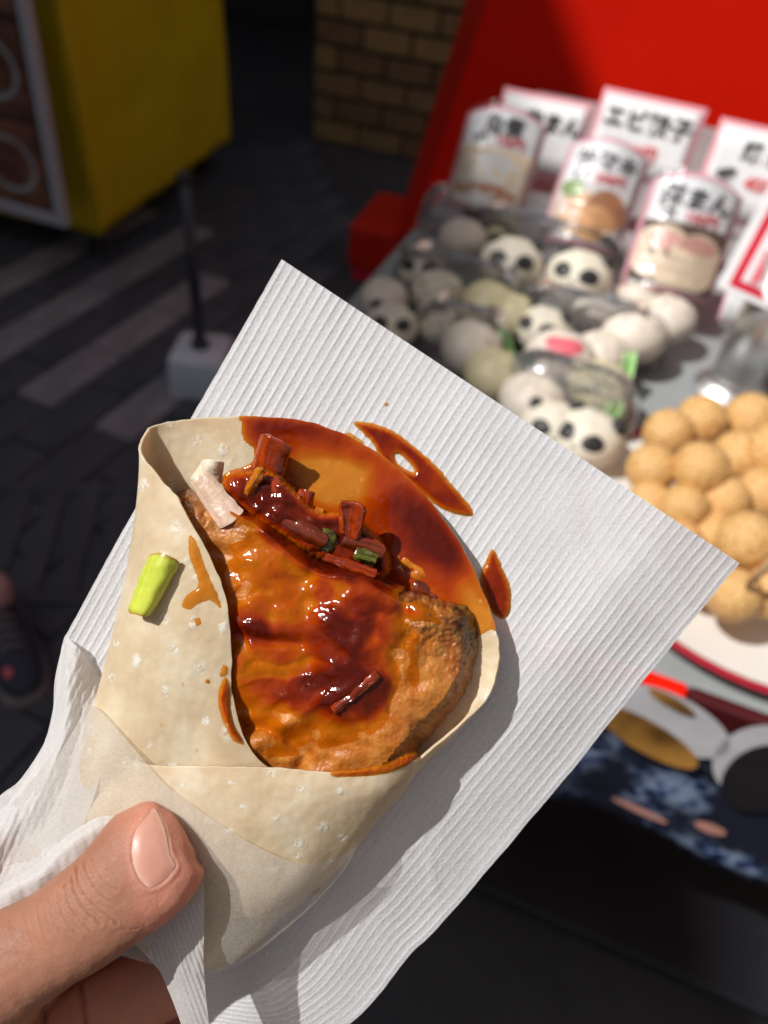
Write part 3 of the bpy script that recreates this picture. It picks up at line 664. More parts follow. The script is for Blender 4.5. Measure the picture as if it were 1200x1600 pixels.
card('price_card', 'flat price card naming steamed dumplings with wide spaced black letters at the right back', (1072, 330), (1235, 372), (1112, 176), TZ+.085, math.radians(25), .0,
     [('焼 売', 0.0, .72, .19, 'ink', .003), ('4個', -.28, .46, .12, 'ink', .004), ('400円', .12, .42, .17, 'inkred', .003)], None, 0)
card('price_card', 'small pink bordered card low behind the crimson edged sign', (1120, 500), (1180, 515), (1150, 330), TZ+.05, LN, .0, [], None, 0)
# steel pole with crimson edged sign
pp = at(1139, 612, TZ); ss = empty('sign_stand', pp, 'crimson edged white sign on a shiny steel pole with flanged foot', 'sign stand')
autosmooth(MB().lathe([(.040, 0), (.041, .004), (.037, .007), (.034, .012), (.030, .015), (.0285, .02), (.0275, .022)], 40).build('base_flange', M['steel'], ss), 30)
MB().lathe([(.0272, .018), (.0272, .16)], 40).build('pole', M['steel'], ss, smooth=True)
def signpanel():
    z = TZ+.125; bl = Vector(at(1118, 448, z)); 
    wv = Vector((math.cos(yawT+.12), math.sin(yawT+.12), 0)); bk = Vector((-wv.y, wv.x, 0)); up = (Vector((0, 0, math.cos(LN)))+bk*math.sin(LN)+wv*.22).normalized(); nz = wv.cross(up).normalized(); wv = up.cross(nz)
    Mx = Matrix.Translation(bl) @ Matrix(((wv.x, up.x, nz.x, 0), (wv.y, up.y, nz.y, 0), (wv.z, up.z, nz.z, 0), (0, 0, 0, 1)))
    L = MW[ss.name].inverted() @ Mx
    def add(nm, mb, mat):
        q = MB(); q.v = [tuple(L @ Vector(p)) for p in mb.v]; q.f = mb.f; return q.build(nm, mat, ss)
    Wg, Hg = .16, .17
    add('sign_panel', MB().box((0, 0, 0), (Wg, Hg, .003)), M['card_white'])
    add('sign_edge', MB().box((.010, .006, .003), (Wg-.006, Hg-.006, .004)), M['inkcrimson'])
    add('sign_face', MB().box((.019, .014, .004), (Wg-.012, Hg-.014, .0052)), M['card_white'])
    for i, chx in enumerate('100円'):
        me = text_mesh(chx, .032, 'inkred', .0012); me2 = text_mesh(chx, .032, 'card_pink', .0042)
        for mm, dz, nm in ((me2, .0056, 'lettering_outline'), (me, .0064, 'lettering')):
            mm.transform(L @ Matrix.Translation((.043, .112-.027*i, dz))); link(nm, mm, ss)
signpanel()

# ---- buns in clear packs
def bun(label, px, py, r, kind, dz=.0, yaw=0.0, sq=.78):
    z = TZ+.012+dz; c = at(px, py, z+r*sq*.85); c = np.array([c[0], c[1], z])
    root = empty('steamed_bun', Matrix.Translation(Vector(c)) @ Matrix.Rotation(yawT+yaw, 4, 'Z'), label, 'bun', 'steamed buns in clear packs')
    def surf(th, ph, k=1.0): return Vector((r*k*math.cos(ph)*math.cos(th), r*k*math.cos(ph)*math.sin(th), r*sq+r*sq*k*math.sin(ph)))
    body = {'panda': 'bunwhite', 'cream': 'buncream', 'pale': 'bunpale', 'peach': 'bunpale', 'chick': 'bunwhite'}[kind]
    n, m = 14, 28; pts = np.array([[tuple(surf(2*math.pi*j/m, -math.pi/2+math.pi*(i+.02)/(n-1+.04), 1+.02*math.sin(3*2*math.pi*j/m))) for j in range(m)] for i in range(n)])
    pts[:, :, 2] = np.maximum(pts[:, :, 2], .0005)
    mkgrid('dough', pts, M[body], root, world=False, closed=True)
    def patch(nm, th, ph, rx, rz, mat, lift=1.015):
        P_ = []
        for rr in (0.01, .5, .8, 1):
            for i in range(18):
                t = 2*math.pi*i/18; P_.append(tuple(surf(th+rx*rr*math.cos(t), ph+rz*rr*math.sin(t), lift+.02*(1-rr*rr)-.03*(rr == 1))))
        mkgrid(nm, np.array(P_).reshape(4, 18, 3), M[mat], root, world=False, closed=True)
    fr = -math.pi/2
    if kind == 'panda':
        patch('eye_patch', fr-.52, .62, .44, .30, 'bunblack'); patch('eye_patch', fr+.52, .62, .44, .30, 'bunblack'); patch('nose', fr, .36, .09, .05, 'bunblack')
        for s in (-1, 1):
            e = ballmesh('ear', r*.24, 2, M['bunblack'], 14); link('ear', e, root, Matrix.Translation(surf(fr+s*2.0, .80, .98)))
    elif kind == 'chick':
        patch('beak', fr, .42, .10, .08, 'bunorange'); patch('eye', fr-.4, .5, .07, .06, 'bunblack'); patch('eye', fr+.4, .5, .07, .06, 'bunblack')
        link('ear', ballmesh('ear', r*.25, 2, M['bunwhite'], 14), root, Matrix.Translation(surf(fr-.9, .9, .98))); link('ear', ballmesh('ear', r*.25, 2, M['bunwhite'], 14), root, Matrix.Translation(surf(fr+.9, .9, .98)))
    elif kind == 'peach':
        patch('pink_tip', fr+.2, 1.15, 1.5, .35, 'bunpink'); patch('leaf', fr-.8, .1, .25, .2, 'pgreen')
    else:
        for k in range(7): 
            t0 = k/7*2*math.pi; MB().tube([surf(t0, 1.35, 1.0), surf(t0+.25, 1.1, 1.012), surf(t0+.45, .8, 1.005)], r*.035, 8).build('pleat', M[body], root, smooth=True)
    return root
bun('panda bun at the left of the middle pair, face turned up', 797, 418, .040, 'panda', yaw=.15)
bun('panda bun at the right of the middle pair under the sticky rice card', 902, 440, .041, 'panda', yaw=-.1)
bun('white bun with orange beak in the shaded left pack', 683, 462, .032, 'chick', yaw=.2)
bun('cream coloured pleated bun beside the white beaked bun', 762, 483, .034, 'cream')
bun('greyish pleated bun under the shaded white bun card', 722, 378, .032, 'pale')
bun('panda bun half behind the paper edge at the left', 612, 512, .03, 'panda', yaw=.3)
bun('pale pleated bun in the front left pack behind the paper', 735, 548, .034, 'pale')
bun('pale bun with pink tip in the front middle pack', 872, 568, .038, 'peach')
bun('panda bun behind the pink tipped bun', 845, 520, .032, 'panda', yaw=-.2)
bun('large cream bun at the right of the front middle pack', 988, 528, .038, 'pale')
bun('cream pleated bun in the pack under the green reflection', 935, 612, .034, 'cream')
bun('pale pleated bun in the front pack above the paper edge', 830, 632, .034, 'pale')
bun('panda bun in the front pack touching the sesame plate', 915, 690, .034, 'panda', yaw=-.3)
bun('brown tinted pleated bun under the pork bun card', 1040, 505, .034, 'pale')
bun('panda bun squeezed in behind the white beaked bun', 655, 425, .030, 'panda', yaw=.2)
bun('small pale bun at the far left corner of the packs', 600, 470, .028, 'pale')
bun('white bun with orange beak beside the paper edge', 690, 505, .031, 'chick', yaw=-.2)
bun('cream bun between the panda pair and the front middle pack', 800, 500, .032, 'cream')
bun('pale bun wedged under the right panda bun', 930, 500, .031, 'pale')
bun('cream bun at the left of the front pack by the paper', 770, 590, .032, 'cream')
bun('panda bun low in the front pack behind the paper', 860, 672, .031, 'panda', yaw=.2)
bun('pale bun at the right of the pink tipped bun', 935, 560, .031, 'pale')
bun('pale bun right of the pandas under the pork bun card', 1000, 465, .030, 'pale')
bun('cream bun at the back left beneath the shaded card', 780, 362, .029, 'cream')
M['glintgreen'] = simple('pale_green_reflection', (.42, .72, .28), .25, .15, 80, bump=.6, bscale=160, bd=.003, coat=.6)  # colour of the green reflections on the packs, put into added sheets
def leaf(label, px, py, wd, ht, yw):  # builds one crinkled sheet in place of a green glint
    p = at(px, py, TZ+.035); root = empty('reflection_sheet', Matrix.Translation(Vector((p[0], p[1], TZ+.012))) @ Matrix.Rotation(yawT+yw, 4, 'Z') @ Matrix.Rotation(-.7, 4, 'X'), label, 'reflection sheet', 'added green reflection sheets')
    def fn(u, t): return ((u-.5)*wd, .006*math.sin(u*26), t*ht*(.75+.25*abs(math.sin(u*13))))
    mkgrid('crinkled_sheet', drape(50, 6, fn), M['glintgreen'], root, .0006, world=False)
leaf('pale green crinkled sheet added as a reflection at the right of the pink tipped bun', 962, 590, .045, .05, .2)
leaf('pale green crinkled sheet added as a reflection in the pack nearest the sesame plate', 928, 655, .05, .045, -.1)
leaf('narrow pale green sheet added as a reflection left of the pink tipped bun', 803, 560, .02, .05, .9)
def pack(label, px0, py0, px1, py1, hgt, dyw=0):
    """clear clamshell: black tray, clear ribbed lid"""
    a_ = tl(px0, py0); b_ = tl(px1, py1); cx = (a_.x+b_.x)/2; cy = (a_.y+b_.y)/2; hx = abs(b_.x-a_.x)/2; hy = abs(b_.y-a_.y)/2
    root = empty('clear_pack', MT @ Matrix.Translation((cx, cy, 0)) @ Matrix.Rotation(dyw, 4, 'Z'), label, 'food pack', 'clear plastic packs on the stall table')
    def ring(z, k, rad, n=8):
        out = []
        for sx, sy, a0 in ((1, 1, 0), (-1, 1, 90), (-1, -1, 180), (1, -1, 270)):
            for i in range(n):
                t = math.radians(a0+90*i/(n-1)); out.append((sx*(hx*k-rad)+rad*math.cos(t), sy*(hy*k-rad)+rad*math.sin(t), z))
        return out
    tr = np.array([ring(.001, .93, .012), ring(.008, 1., .015), ring(.010, 1.03, .016), ring(.0085, 1.02, .016), ring(.0045, .92, .012), ring(.004, .01, .001)])
    mkgrid('tray', tr, M['tray'], root, world=False, closed=True)
    ld = np.array([ring(.011, 1.04, .016), ring(.013, 1.0, .016), ring(hgt*.50, .97, .018), ring(hgt*.70, .94, .02), ring(hgt*.88, .84, .02), ring(hgt, .70, .02), ring(hgt*1.0+.001, .5, .012), ring(hgt*1.0-.002, .3, .01), ring(hgt-.001, .01, .001)])
    mkgrid('lid', ld, M['clear'], root, world=False, closed=True); return root
pack('clear pack holding the pair of panda buns', 712, 388, 968, 460, .075)
pack('clear pack in shade holding the white beaked bun', 615, 455, 800, 510, .07)
pack('clear pack holding the pink tipped bun', 795, 515, 1010, 590, .075, .05)
pack('clear pack behind the paper edge with pale buns', 650, 540, 780, 585, .07)
pack('clear pack with green reflections beside the sesame plate', 780, 610, 975, 720, .07, -.04)
pack('clear pack under the shaded bun card at the back', 660, 345, 800, 400, .065)
# red display board behind the stall
rz0 = at(606, 400, 0); 
def redpt(px, py, yy):
    r = ray(px, py); t = (yy)/r[1]; return np.array([0, 0, EYE.z])+r*t
rb0 = redpt(600, 398, 2.75); rbx = Vector((math.cos(-.22), math.sin(-.22), 0)); rby = Vector((.22, .97, 0)).normalized()
Mr = Matrix.Translation(Vector((rb0[0], rb0[1], 0))) @ Matrix(((rbx.x, rby.x, 0, 0), (rbx.y, rby.y, 0, 0), (0, 0, 1, 0), (0, 0, 0, 1)))
rbd = empty('red_board', Mr, 'tall plain red board behind the price cards, sunlit at its right side', 'board')
Hr = 1.75; sl = .32
q = MB().add([(.07, 0, .06), (1.9, 0, .06), (1.9, .03, Hr), (.07+sl, .03, Hr), (.07, .05, .06), (1.9, .05, .06), (1.9, .08, Hr), (.07+sl, .08, Hr)], [(0, 1, 2, 3), (7, 6, 5, 4), (0, 4, 5, 1), (1, 5, 6, 2), (2, 6, 7, 3), (3, 7, 4, 0)]); q.build('board_panel', M['red'], rbd)
q = MB().add([(0, .04, .06), (.068, .01, .06), (.068+sl, .04, Hr), (sl, .07, Hr), (0, .3, .06), (.068, .3, .06), (.068+sl, .3, Hr), (sl, .3, Hr)], [(0, 1, 2, 3), (7, 6, 5, 4), (0, 4, 5, 1), (1, 5, 6, 2), (2, 6, 7, 3), (3, 7, 4, 0)]); q.build('side_frame', M['redfoot'], rbd)
MB().box((-.13, -.06, .05), (.05, .30, .22), .02).build('foot', M['redfoot'], rbd)
MB().box((-.11, -.05, 0), (.05, .28, .045), .008).build('foot_base', M['inkcrimson'], rbd)
# ------------------------------------------------------------------ the paper
pr = PW(np.array([430., 1330., 0.])); paper = empty('paper_wrapper', pr, 'white ribbed paper sheet folded round the lower half of the wrap', 'paper')
left = crs(np.array([(440, 405, 1), (300, 650, 0), (205, 806, 1), (118, 965, 4), (97, 1008, 4), (88, 1080, 2), (66, 1170, 0), (20, 1245, -2), (-25, 1290, -3)], float), 241)
right = crs(np.array([(1156, 880, 2.5), (1020, 1046, 1.2), (868, 1234, 0), (692, 1440, -.5), (645, 1487, -.7), (592, 1553, -1), (543, 1602, -2), (470, 1640, -3), (335, 1625, -4)], float), 241)
NA = 760; ta = np.linspace(0, 1, NA); right[:, 0] += 1.6*pnoise(right[:, 1]/55, right[:, 1]*0+.3, 17)+.6*pnoise(right[:, 1]/17, right[:, 1]*0+.3, 18)
G = left[:, None]*(1-ta)[None, :, None]+right[:, None]*ta[None, :, None]
G[..., 1] -= 42*(np.sin(np.pi*ta)[None, :])*sstep(.72, 1, np.linspace(0, 1, 241))[:, None]
X, Y = G[..., 0], G[..., 1]
G[..., 2] += -6.5*sstep(-40, 150, (X-700)*.75+(Y-1250)*.66) - 1.4*np.sin(np.pi*ta)[None, :]+.7*pnoise(X/260, Y/260, 3)+.22*pnoise(X/70, Y/90, 5)
ph = (ta*59)[None, :]+.10*pnoise(X/150, Y/300, 9)
amp = .13*(1+.5*pnoise(X/120, Y/160, 12)); amp = amp*(1-.75*np.exp(-((X-900)**2+(Y-800)**2)/95**2))*np.where(Y > 1150, .75, 1)
fr_ = np.abs((ph % 1)-.5)*2
rib = np.exp(-((1-fr_)/.0001)**2)*0+np.exp(-(fr_/.34)**2); G[..., 2] += amp*rib; ribattr = np.clip(rib*amp/.13, 0, 1.3)
G[..., 0] += .7*pnoise(Y/14, X*0+2, 33)*(ta < .004)
cz = [(592, 1308, 640, 1330), (575, 1357, 590, 1350), (672, 1345, 680, 1390)]
for ax, ay, bx, by in cz: G[..., 2] += .35*np.exp(-(linedist([(ax, ay), (bx, by)], X, Y)/5)**2)
mkgrid('back_sheet', PW(G), M['paper'], paper, attrs=dict(rib=ribattr))
# side fold: the sheet turned up along the left of the wrap
sf_rows = [[(102, 992, 3.5), (86, 1060, 6), (78, 1140, 8), (34, 1215, 9), (-6, 1250, 10), (-60, 1330, 10)],
           [(120, 1010, 6.5), (108, 1070, 10), (98, 1150, 12), (60, 1240, 13), (10, 1300, 14), (-50, 1370, 14)],
           [(138, 1030, 4.5), (135, 1090, 8), (118, 1170, 10), (86, 1260, 12), (40, 1320, 13), (-20, 1400, 13)],
           [(160, 1060, 3), (158, 1120, 9), (140, 1190, 12.5), (110, 1280, 15), (70, 1340, 16), (0, 1430, 15)],
           [(168, 1080, 6), (170, 1125, 12), (160, 1200, 15.2), (130, 1290, 17.2), (90, 1360, 17.5), (20, 1450, 16)]]
S = loft(np.array(sf_rows), 150, 90); S[..., 2] += .5*pnoise(S[..., 0]/22, S[..., 1]/90, 4)+.25*pnoise(S[..., 0]/9, S[..., 1]/70, 6)+.09*np.sin(S[..., 0]/1.9+S[..., 1]/4.2)
mkgrid('side_fold', PW(S), M['paper_fold'], paper)
# front pocket: thin waxed layer over the lower wrap
fp_rows = [[(132, 1098, 5), (156, 1110, 15.8), (205, 1165, 19), (255, 1222, 20.3), (304, 1260, 20.5), (367, 1302, 20.4), (408, 1326, 20), (450, 1344, 19), (488, 1349, 17.5), (546, 1329, 12.5), (570, 1296, 8.5)],
           [(85, 1170, 11), (120, 1190, 15), (170, 1240, 19), (215, 1285, 20.5), (270, 1320, 20.7), (330, 1350, 20.4), (380, 1375, 19.6), (425, 1388, 18.3), (465, 1393, 16), (520, 1376, 11.5), (552, 1340, 7.6)],
           [(20, 1250, 12), (80, 1290, 15), (140, 1320, 18.5), (195, 1355, 19.5), (245, 1390, 19.7), (300, 1410, 19), (345, 1430, 18), (385, 1438, 16.5), (425, 1440, 14.5), (468, 1432, 10.5), (490, 1410, 6.5)],
           [(0, 1330, 12), (60, 1370, 15), (120, 1400, 17.5), (180, 1440, 17.5), (235, 1470, 16.5), (280, 1490, 15.5), (318, 1502, 14.5), (350, 1508, 13), (372, 1503, 12), (402, 1487, 9), (415, 1470, 5.5)],
           [(0, 1420, 10), (60, 1450, 13), (120, 1470, 14), (180, 1490, 13.5), (230, 1505, 12.5), (275, 1514, 11.5), (310, 1520, 10.5), (332, 1524, 9.5), (345, 1518, 8.5), (368, 1502, 6.5), (380, 1490, 4)]]
S = loft(np.array(fp_rows), 220, 110); S[..., 2] += .22*pnoise(S[..., 0]/45, S[..., 1]/60, 14)
mkgrid('front_pocket', PW(S), M['paper_thin'], paper)
# crumpled flap pinned by the thumb
cf_rows = [[(-20, 1396, 19), (30, 1368, 20), (62, 1347, 20.5), (100, 1310, 21), (132, 1288, 21.5), (160, 1275, 21.5), (200, 1275, 21.2), (236, 1262, 21), (262, 1290, 21)],
           [(-20, 1408, 21), (34, 1385, 22), (70, 1362, 22.8), (105, 1328, 23), (140, 1304, 23.2), (170, 1294, 22.8), (205, 1296, 22), (240, 1290, 21.2), (266, 1310, 21)],
           [(-10, 1440, 19), (40, 1420, 20), (80, 1395, 20.5), (115, 1370, 21), (150, 1345, 21), (180, 1335, 20.5), (215, 1335, 20), (250, 1330, 19.5), (280, 1340, 19.5)],
           [(0, 1490, 14), (50, 1470, 15), (95, 1450, 16), (130, 1430, 17), (165, 1420, 17), (200, 1410, 17), (235, 1400, 17.5), (270, 1390, 18), (300, 1380, 18)]]
S = loft(np.array(cf_rows), 160, 70); S[..., 2] += .45*pnoise(S[..., 0]/26, S[..., 1]/40, 24)+.05*np.sin((S[..., 0]*.9-S[..., 1]*.2)/2.4)
mkgrid('crumpled_flap', PW(S), M['paper_fold'], paper)
# narrow ribbed tail below the thumb
tl_rows = [[(312, 1335, 19), (318, 1350, 21), (319, 1400, 21.5), (319, 1450, 20), (318, 1500, 18), (322, 1560, 16), (330, 1625, 14)],
           [(285, 1390, 19.2), (300, 1400, 20.5), (306, 1440, 20.5), (305, 1480, 19), (305, 1525, 17.5), (312, 1580, 15.5), (320, 1640, 13)],
           [(250, 1450, 17.5), (265, 1460, 18.5), (275, 1490, 18.5), (282, 1520, 17.5), (290, 1555, 16), (300, 1600, 14.5), (312, 1650, 12)],
           [(215, 1460, 14), (228, 1478, 15), (244, 1506, 15), (258, 1536, 14.5), (272, 1570, 14), (290, 1620, 13), (305, 1660, 11)]]
S = loft(np.array(tl_rows), 120, 90); S[..., 2] += .10*np.sin((S[..., 0]*.93-S[..., 1]*.34)/1.25)+.25*pnoise(S[..., 0]/30, S[..., 1]/60, 31)
mkgrid('ribbed_tail', PW(S), M['paper_fold'], paper)

# ------------------------------------------------------------------ the wrap
wr = empty('food_wrap', PW(np.array([430., 1000., 2.])), 'folded pancake wrap with saucy fried cutlet and leek, held in the hand', 'wrap')
LIP = [(652,1188,11),(720,1130,9.5),(762,1088,8),(780,1030,7),(773,975,6.5),(753,920,6),(719,850,5.5),(665,775,5),(602,715,4),(540,680,3.5),(470,656,3.2),(385,650,3.2),(300,655,3.5),(245,664,5),(226,680,8),(221,708,12),(247,743,15.5),(277,777,17),(297,813,18),(333,880,18.5),(354,940,18.6),(362,1020,18.2),(362,1080,17.4),(385,1160,17),(424,1205,16)]
MID = [(590,1275,9),(600,1265,4.5),(605,1250,2.5),(600,1225,1.5),(590,1200,1),(570,1180,1),(545,1160,1),(510,1130,1),(470,1100,1),(430,1070,1),(385,1040,1),(330,1000,1),(260,960,1.5),(210,940,3),(194,935,6),(190,938,9.5),(200,950,14),(222,975,17),(242,995,18),(266,1025,18.5),(288,1055,18.5),(304,1090,18),(318,1135,17.4),(345,1222,17),(375,1290,15.5)]
BOT = [(500,1385,7),(495,1395,4),(480,1400,2),(460,1410,1.5),(440,1415,1),(420,1420,1),(400,1425,1),(370,1420,1),(340,1415,1),(310,1400,1),(280,1385,1),(240,1370,1),(180,1330,1.5),(130,1295,3),(100,1285,5),(93,1288,8),(100,1300,11),(120,1310,14),(145,1320,15),(170,1325,15.5),(195,1335,15.5),(225,1345,15),(255,1355,14.5),(290,1365,14),(330,1380,13)]
Lp, Mp, Bp = (crs(np.array(q, float), 420) for q in (LIP, MID, BOT))
def wrapv(v):
    v = v[:, None, None]; b = 2*Mp-.5*Lp-.5*Bp
    return (1-v)**2*Lp+2*v*(1-v)*b+v*v*Bp
vv_ = np.linspace(0, 1, 150)**1.15
WG = wrapv(vv_)
ilip = np.linspace(0, 24, 420)
inner = 1-sstep(12.5, 15, ilip)               # 1 on the back wall, 0 on the front flap
dep = np.sin(np.pi*np.clip(vv_/.5, 0, 1))
WG[..., 2] -= (1.6*inner*sstep(4, 7, ilip))[None, :]*dep[:, None]*.6
WG[..., 2] += .22*pnoise(WG[..., 0]/60, WG[..., 1]/60, 41)+.08*pnoise(WG[..., 0]/16, WG[..., 1]/16, 42)
edge = np.exp(-vv_/.02)
WG[..., 0] += edge[:, None]*1.6*pnoise(ilip*3, ilip*0+.4, 43)[None, :]; WG[..., 1] += edge[:, None]*1.6*pnoise(ilip*3+40, ilip*0+.4, 44)[None, :]
pk = mkgrid('pancake', PW(WG), M['pancake'], wr, .0006, attrs=dict(su=WG[..., 0]/100, sv=WG[..., 1]/135))
bf_rows = [[(205,1180,16),(238,1195,18.7),(330,1197,19.3),(424,1199,19),(520,1206,18.2),(600,1201,16),(640,1190,13.5),(657,1184,10.5),(650,1192,7),(610,1230,4)],
           [(160,1230,15),(190,1245,18.5),(285,1245,19.6),(400,1245,19.6),(510,1246,18.2),(585,1240,15.5),(618,1236,12.5),(630,1235,9.5),(622,1240,6),(585,1260,4)],
           [(110,1280,13),(150,1290,17.5),(250,1300,19.5),(380,1300,19.4),(490,1296,17),(552,1290,13.5),(578,1286,10.5),(585,1285,8),(575,1290,5),(545,1300,3)],
           [(100,1340,12),(130,1370,16),(220,1385,18.2),(330,1400,17.6),(430,1392,15),(485,1380,11.5),(508,1372,9),(515,1368,7),(508,1375,4.5),(480,1385,3)],
           [(140,1420,11),(180,1440,14),(240,1455,15.5),(310,1462,15),(375,1452,12.5),(415,1440,9.5),(432,1432,8),(440,1428,6),(430,1435,4),(410,1440,3)],
           [(220,1480,8),(245,1494,10),(280,1505,10.6),(325,1513,10),(355,1503,8.5),(378,1492,7),(388,1486,6),(392,1482,5),(385,1485,4),(370,1490,3)]]
S = loft(np.array(bf_rows), 260, 140); S[..., 2] += .2*pnoise(S[..., 0]/50, S[..., 1]/50, 51)+.07*pnoise(S[..., 0]/14, S[..., 1]/14, 52)
S[..., 1] += np.exp(-np.linspace(0, 1, 140)/.012)[:, None]*1.5*pnoise(S[..., 0]/25, S[..., 0]*0, 53)
bfold = mkgrid('pancake_fold', PW(S), M['pancake'], wr, .0006, attrs=dict(su=S[..., 0]/120+7, sv=S[..., 1]/90))
BF = S
def hnear(grid, X, Y, sel=None):
    g = grid.reshape(-1, 3)[::7]; out = np.zeros(X.size); xs = X.ravel(); ys = Y.ravel()
    if sel is not None: g = g[sel(g)]
    for i0 in range(0, X.size, 4000):
        d = (xs[i0:i0+4000, None]-g[None, :, 0])**2+(ys[i0:i0+4000, None]-g[None, :, 1])**2
        k = np.argpartition(d, 5, axis=1)[:, :5]; dd = np.take_along_axis(d, k, 1); wgt = 1/(dd+4); out[i0:i0+4000] = (g[k, 2]*wgt).sum(1)/wgt.sum(1)
    return out.reshape(X.shape)
# cutlet
MP = smoothpoly([(272,772),(288,764),(312,770),(345,766),(378,786),(412,806),(442,830),(475,860),(508,880),(548,882),(585,893),(612,912),(650,926),(690,936),(724,943),(744,960),(748,1000),(742,1050),(724,1090),(692,1130),(655,1168),(632,1195),(600,1225),(500,1245),(420,1245),(360,1200),(315,1110),(296,1010),(280,900),(266,810)])
X, Y = np.meshgrid(np.arange(258, 756, 1.35), np.arange(752, 1250, 1.35))
wob = 3.2*pnoise(X/16, Y/16, 61)+1.6*pnoise(X/6, Y/6, 62)
SDm = polydist(MP[::3], X, Y)+wob
def meat_top(X, Y):
    h = 14.6+1.9*np.exp(-(((X-480)/170)**2+((Y-1010)/150)**2))-2.6*sstep(610, 760, X)-.8*sstep(1120, 1230, Y)-1.6*sstep(840, 770, Y)
    h += 1.15*pnoise(X/85+3, Y/70, 63)+0.5*pnoise(X/36, Y/30, 64)+.18*(1-2*np.abs(pnoise(X/44+7, Y/34, 59)))
    h -= 1.3*np.exp(-(linedist([(352, 1128), (400, 1138), (445, 1150), (478, 1178), (468, 1200)], X, Y)/11)**2)
    h += .9*np.exp(-(linedist([(380, 1180), (430, 1140), (500, 1100), (560, 1075), (608, 1035)], X, Y)/14)**2)
    h -= .9*np.exp(-(linedist([(628, 930), (640, 985), (615, 1030)], X, Y)/12)**2)
    h -= .8*np.exp(-(linedist([(365, 985), (420, 1003), (470, 1005)], X, Y)/8)**2)
    h += .7*np.exp(-(((X-560)/24)**2+((Y-925)/14)**2))
    return h
Tm = meat_top(X, Y); cr = sstep(560, 690, X-.25*(Y-1000))*sstep(1080, 960, Y)+sstep(840, 790, Y)*sstep(430, 330, X)
cr = np.clip(cr, 0, 1)
det = (.07+.42*cr)*np.abs(pnoise(X/19, Y/17, 65))*1.5-(.06+.25*cr)*np.abs(pnoise(X/10, Y/10, 60))+(.05+.10*cr)*pnoise(X/5.5, Y/5.5, 66)+.03*pnoise(X/2.6, Y/2.6, 67)
Hm = 1.2+(Tm-1.2)*np.clip(np.clip(SDm, 0, None)/26, 0, 1)**.42+det-.1
char = sstep(46, 14, np.hypot((X-741)/1.0, (Y-972)/1.5)) + .8*np.exp(-(((X-718)/14)**2+((Y-950)/9)**2))
char = np.clip(char*(.65+.6*pnoise(X/8, Y/8, 68)+.35), 0, 1)
brown = np.clip(.95*cr*(.5+1.0*pnoise(X/22, Y/22, 69))+.55*np.exp(-np.clip(SDm, 0, None)/14)*(.6+.6*pnoise(X/11, Y/11, 70)), 0, .85)
glz = np.clip(sstep(250, 90, np.hypot(X-480, (Y-1010)*1.05))*(.75+.6*pnoise(X/50, Y/50, 71))-cr*.5, 0, .72)
masked('cutlet', X, Y, Hm, SDm > -.5, M['meat'], wr, dict(browned=brown, char=char, glaze=glz))
# sauce over the cutlet
T = np.zeros_like(X)
for cx, cy, rx, ry, rot, am in [(440,832,100,22,.60,1.2),(545,884,70,20,.25,1.25),(600,905,30,18,.5,1.0),(560,965,56,42,.2,.95),(535,1020,48,60,-.1,.85),(500,1075,95,32,-.1,.75),(555,1105,48,26,-.35,.85),(420,985,70,16,.12,.75),(380,990,26,40,.1,.6),(590,1070,26,50,.35,.55),(440,920,100,60,.2,.26),(430,1045,80,45,.1,.30),(640,955,40,12,.3,.5),(480,1160,60,10,-.3,.22),(520,1085,46,7,-.6,.5)]:
    c_, s_ = math.cos(rot), math.sin(rot); u = ((X-cx)*c_+(Y-cy)*s_)/rx; v = (-(X-cx)*s_+(Y-cy)*c_)/ry; T += am*np.exp(-(u*u+v*v)**1.3*.9)
T += .20*sstep(215, 120, np.hypot(X-470, (Y-1000)*1.05)); T = T*(1+.4*pnoise(X/44, Y/40, 81)+.08*pnoise(X/17, Y/15, 82))-.22-.34*sstep(.05, .5, pnoise(X/46, Y/38, 85))
SDs = polydist(MP[::3], X, Y)+4+1.5*pnoise(X/30, Y/30, 84)
Hs = 1.2+(Tm-1.2)*np.clip(np.clip(SDs, 0, None)/24, 0, 1)**.40+.2+.95*np.clip(T, -.5, 1.1)+.06*pnoise(X/9, Y/9, 83)
Hs = np.maximum(Hs, Hm-3)
masked('sauce_coat', X, Y, Hs, (T > -.16) & (SDs > .5), M['sauce'], wr, dict(thick=np.clip(T*.85+.06, 0, 1)))
# sauce pooled on the inner wall of the pancake
cols = ilip < 12.2; rows_ = vv_ < .62
SG = WG[np.ix_(rows_, cols)].copy(); SX, SY = SG[..., 0], SG[..., 1]
bnd = smoothpoly([(383,640),(560,660),(720,800),(790,985),(768,988),(748,1000),(735,1010),(600,1000),(400,860),(345,760),(352,735),(388,722),(392,704),(376,690),(374,668)])
sdb = polydist(bnd[::3], SX, SY)
T2 = .60+.26*pnoise(SX/80, SY/70, 91)+.09*pnoise(SX/30, SY/30, 92)
for cx, cy, rx, ry, am in [(512,738,62,42,-.75),(545,775,60,30,-.35),(480,665,80,16,.35),(590,710,40,30,.18),(650,800,50,50,.35),(690,850,60,40,.30),(735,930,26,60,-.45),(650,885,50,40,-.28),(380,690,16,30,-.3),(700,870,30,25,.25),(755,970,20,26,-.6)]:
    T2 += am*np.exp(-(((SX-cx)/rx)**2+((SY-cy)/ry)**2))
lipd = np.exp(-(vv_[rows_]/.012))[:, None]
T2 = np.clip(T2, .05, 1.1)*sstep(-1, 16, sdb)*(1-.55*lipd)
SG[..., 2] += .42+.55*T2-1.0*(1-sstep(0, 5, sdb))+.05*pnoise(SX/8, SY/8, 93)+.26*np.abs(pnoise(SX/26, SY/20, 94))*sstep(.3, .8, T2)+.10*pnoise(SX/11, SY/11, 95)*sstep(.3, .7, T2)
kp = sdb > -1.2; n_, m_ = SX.shape
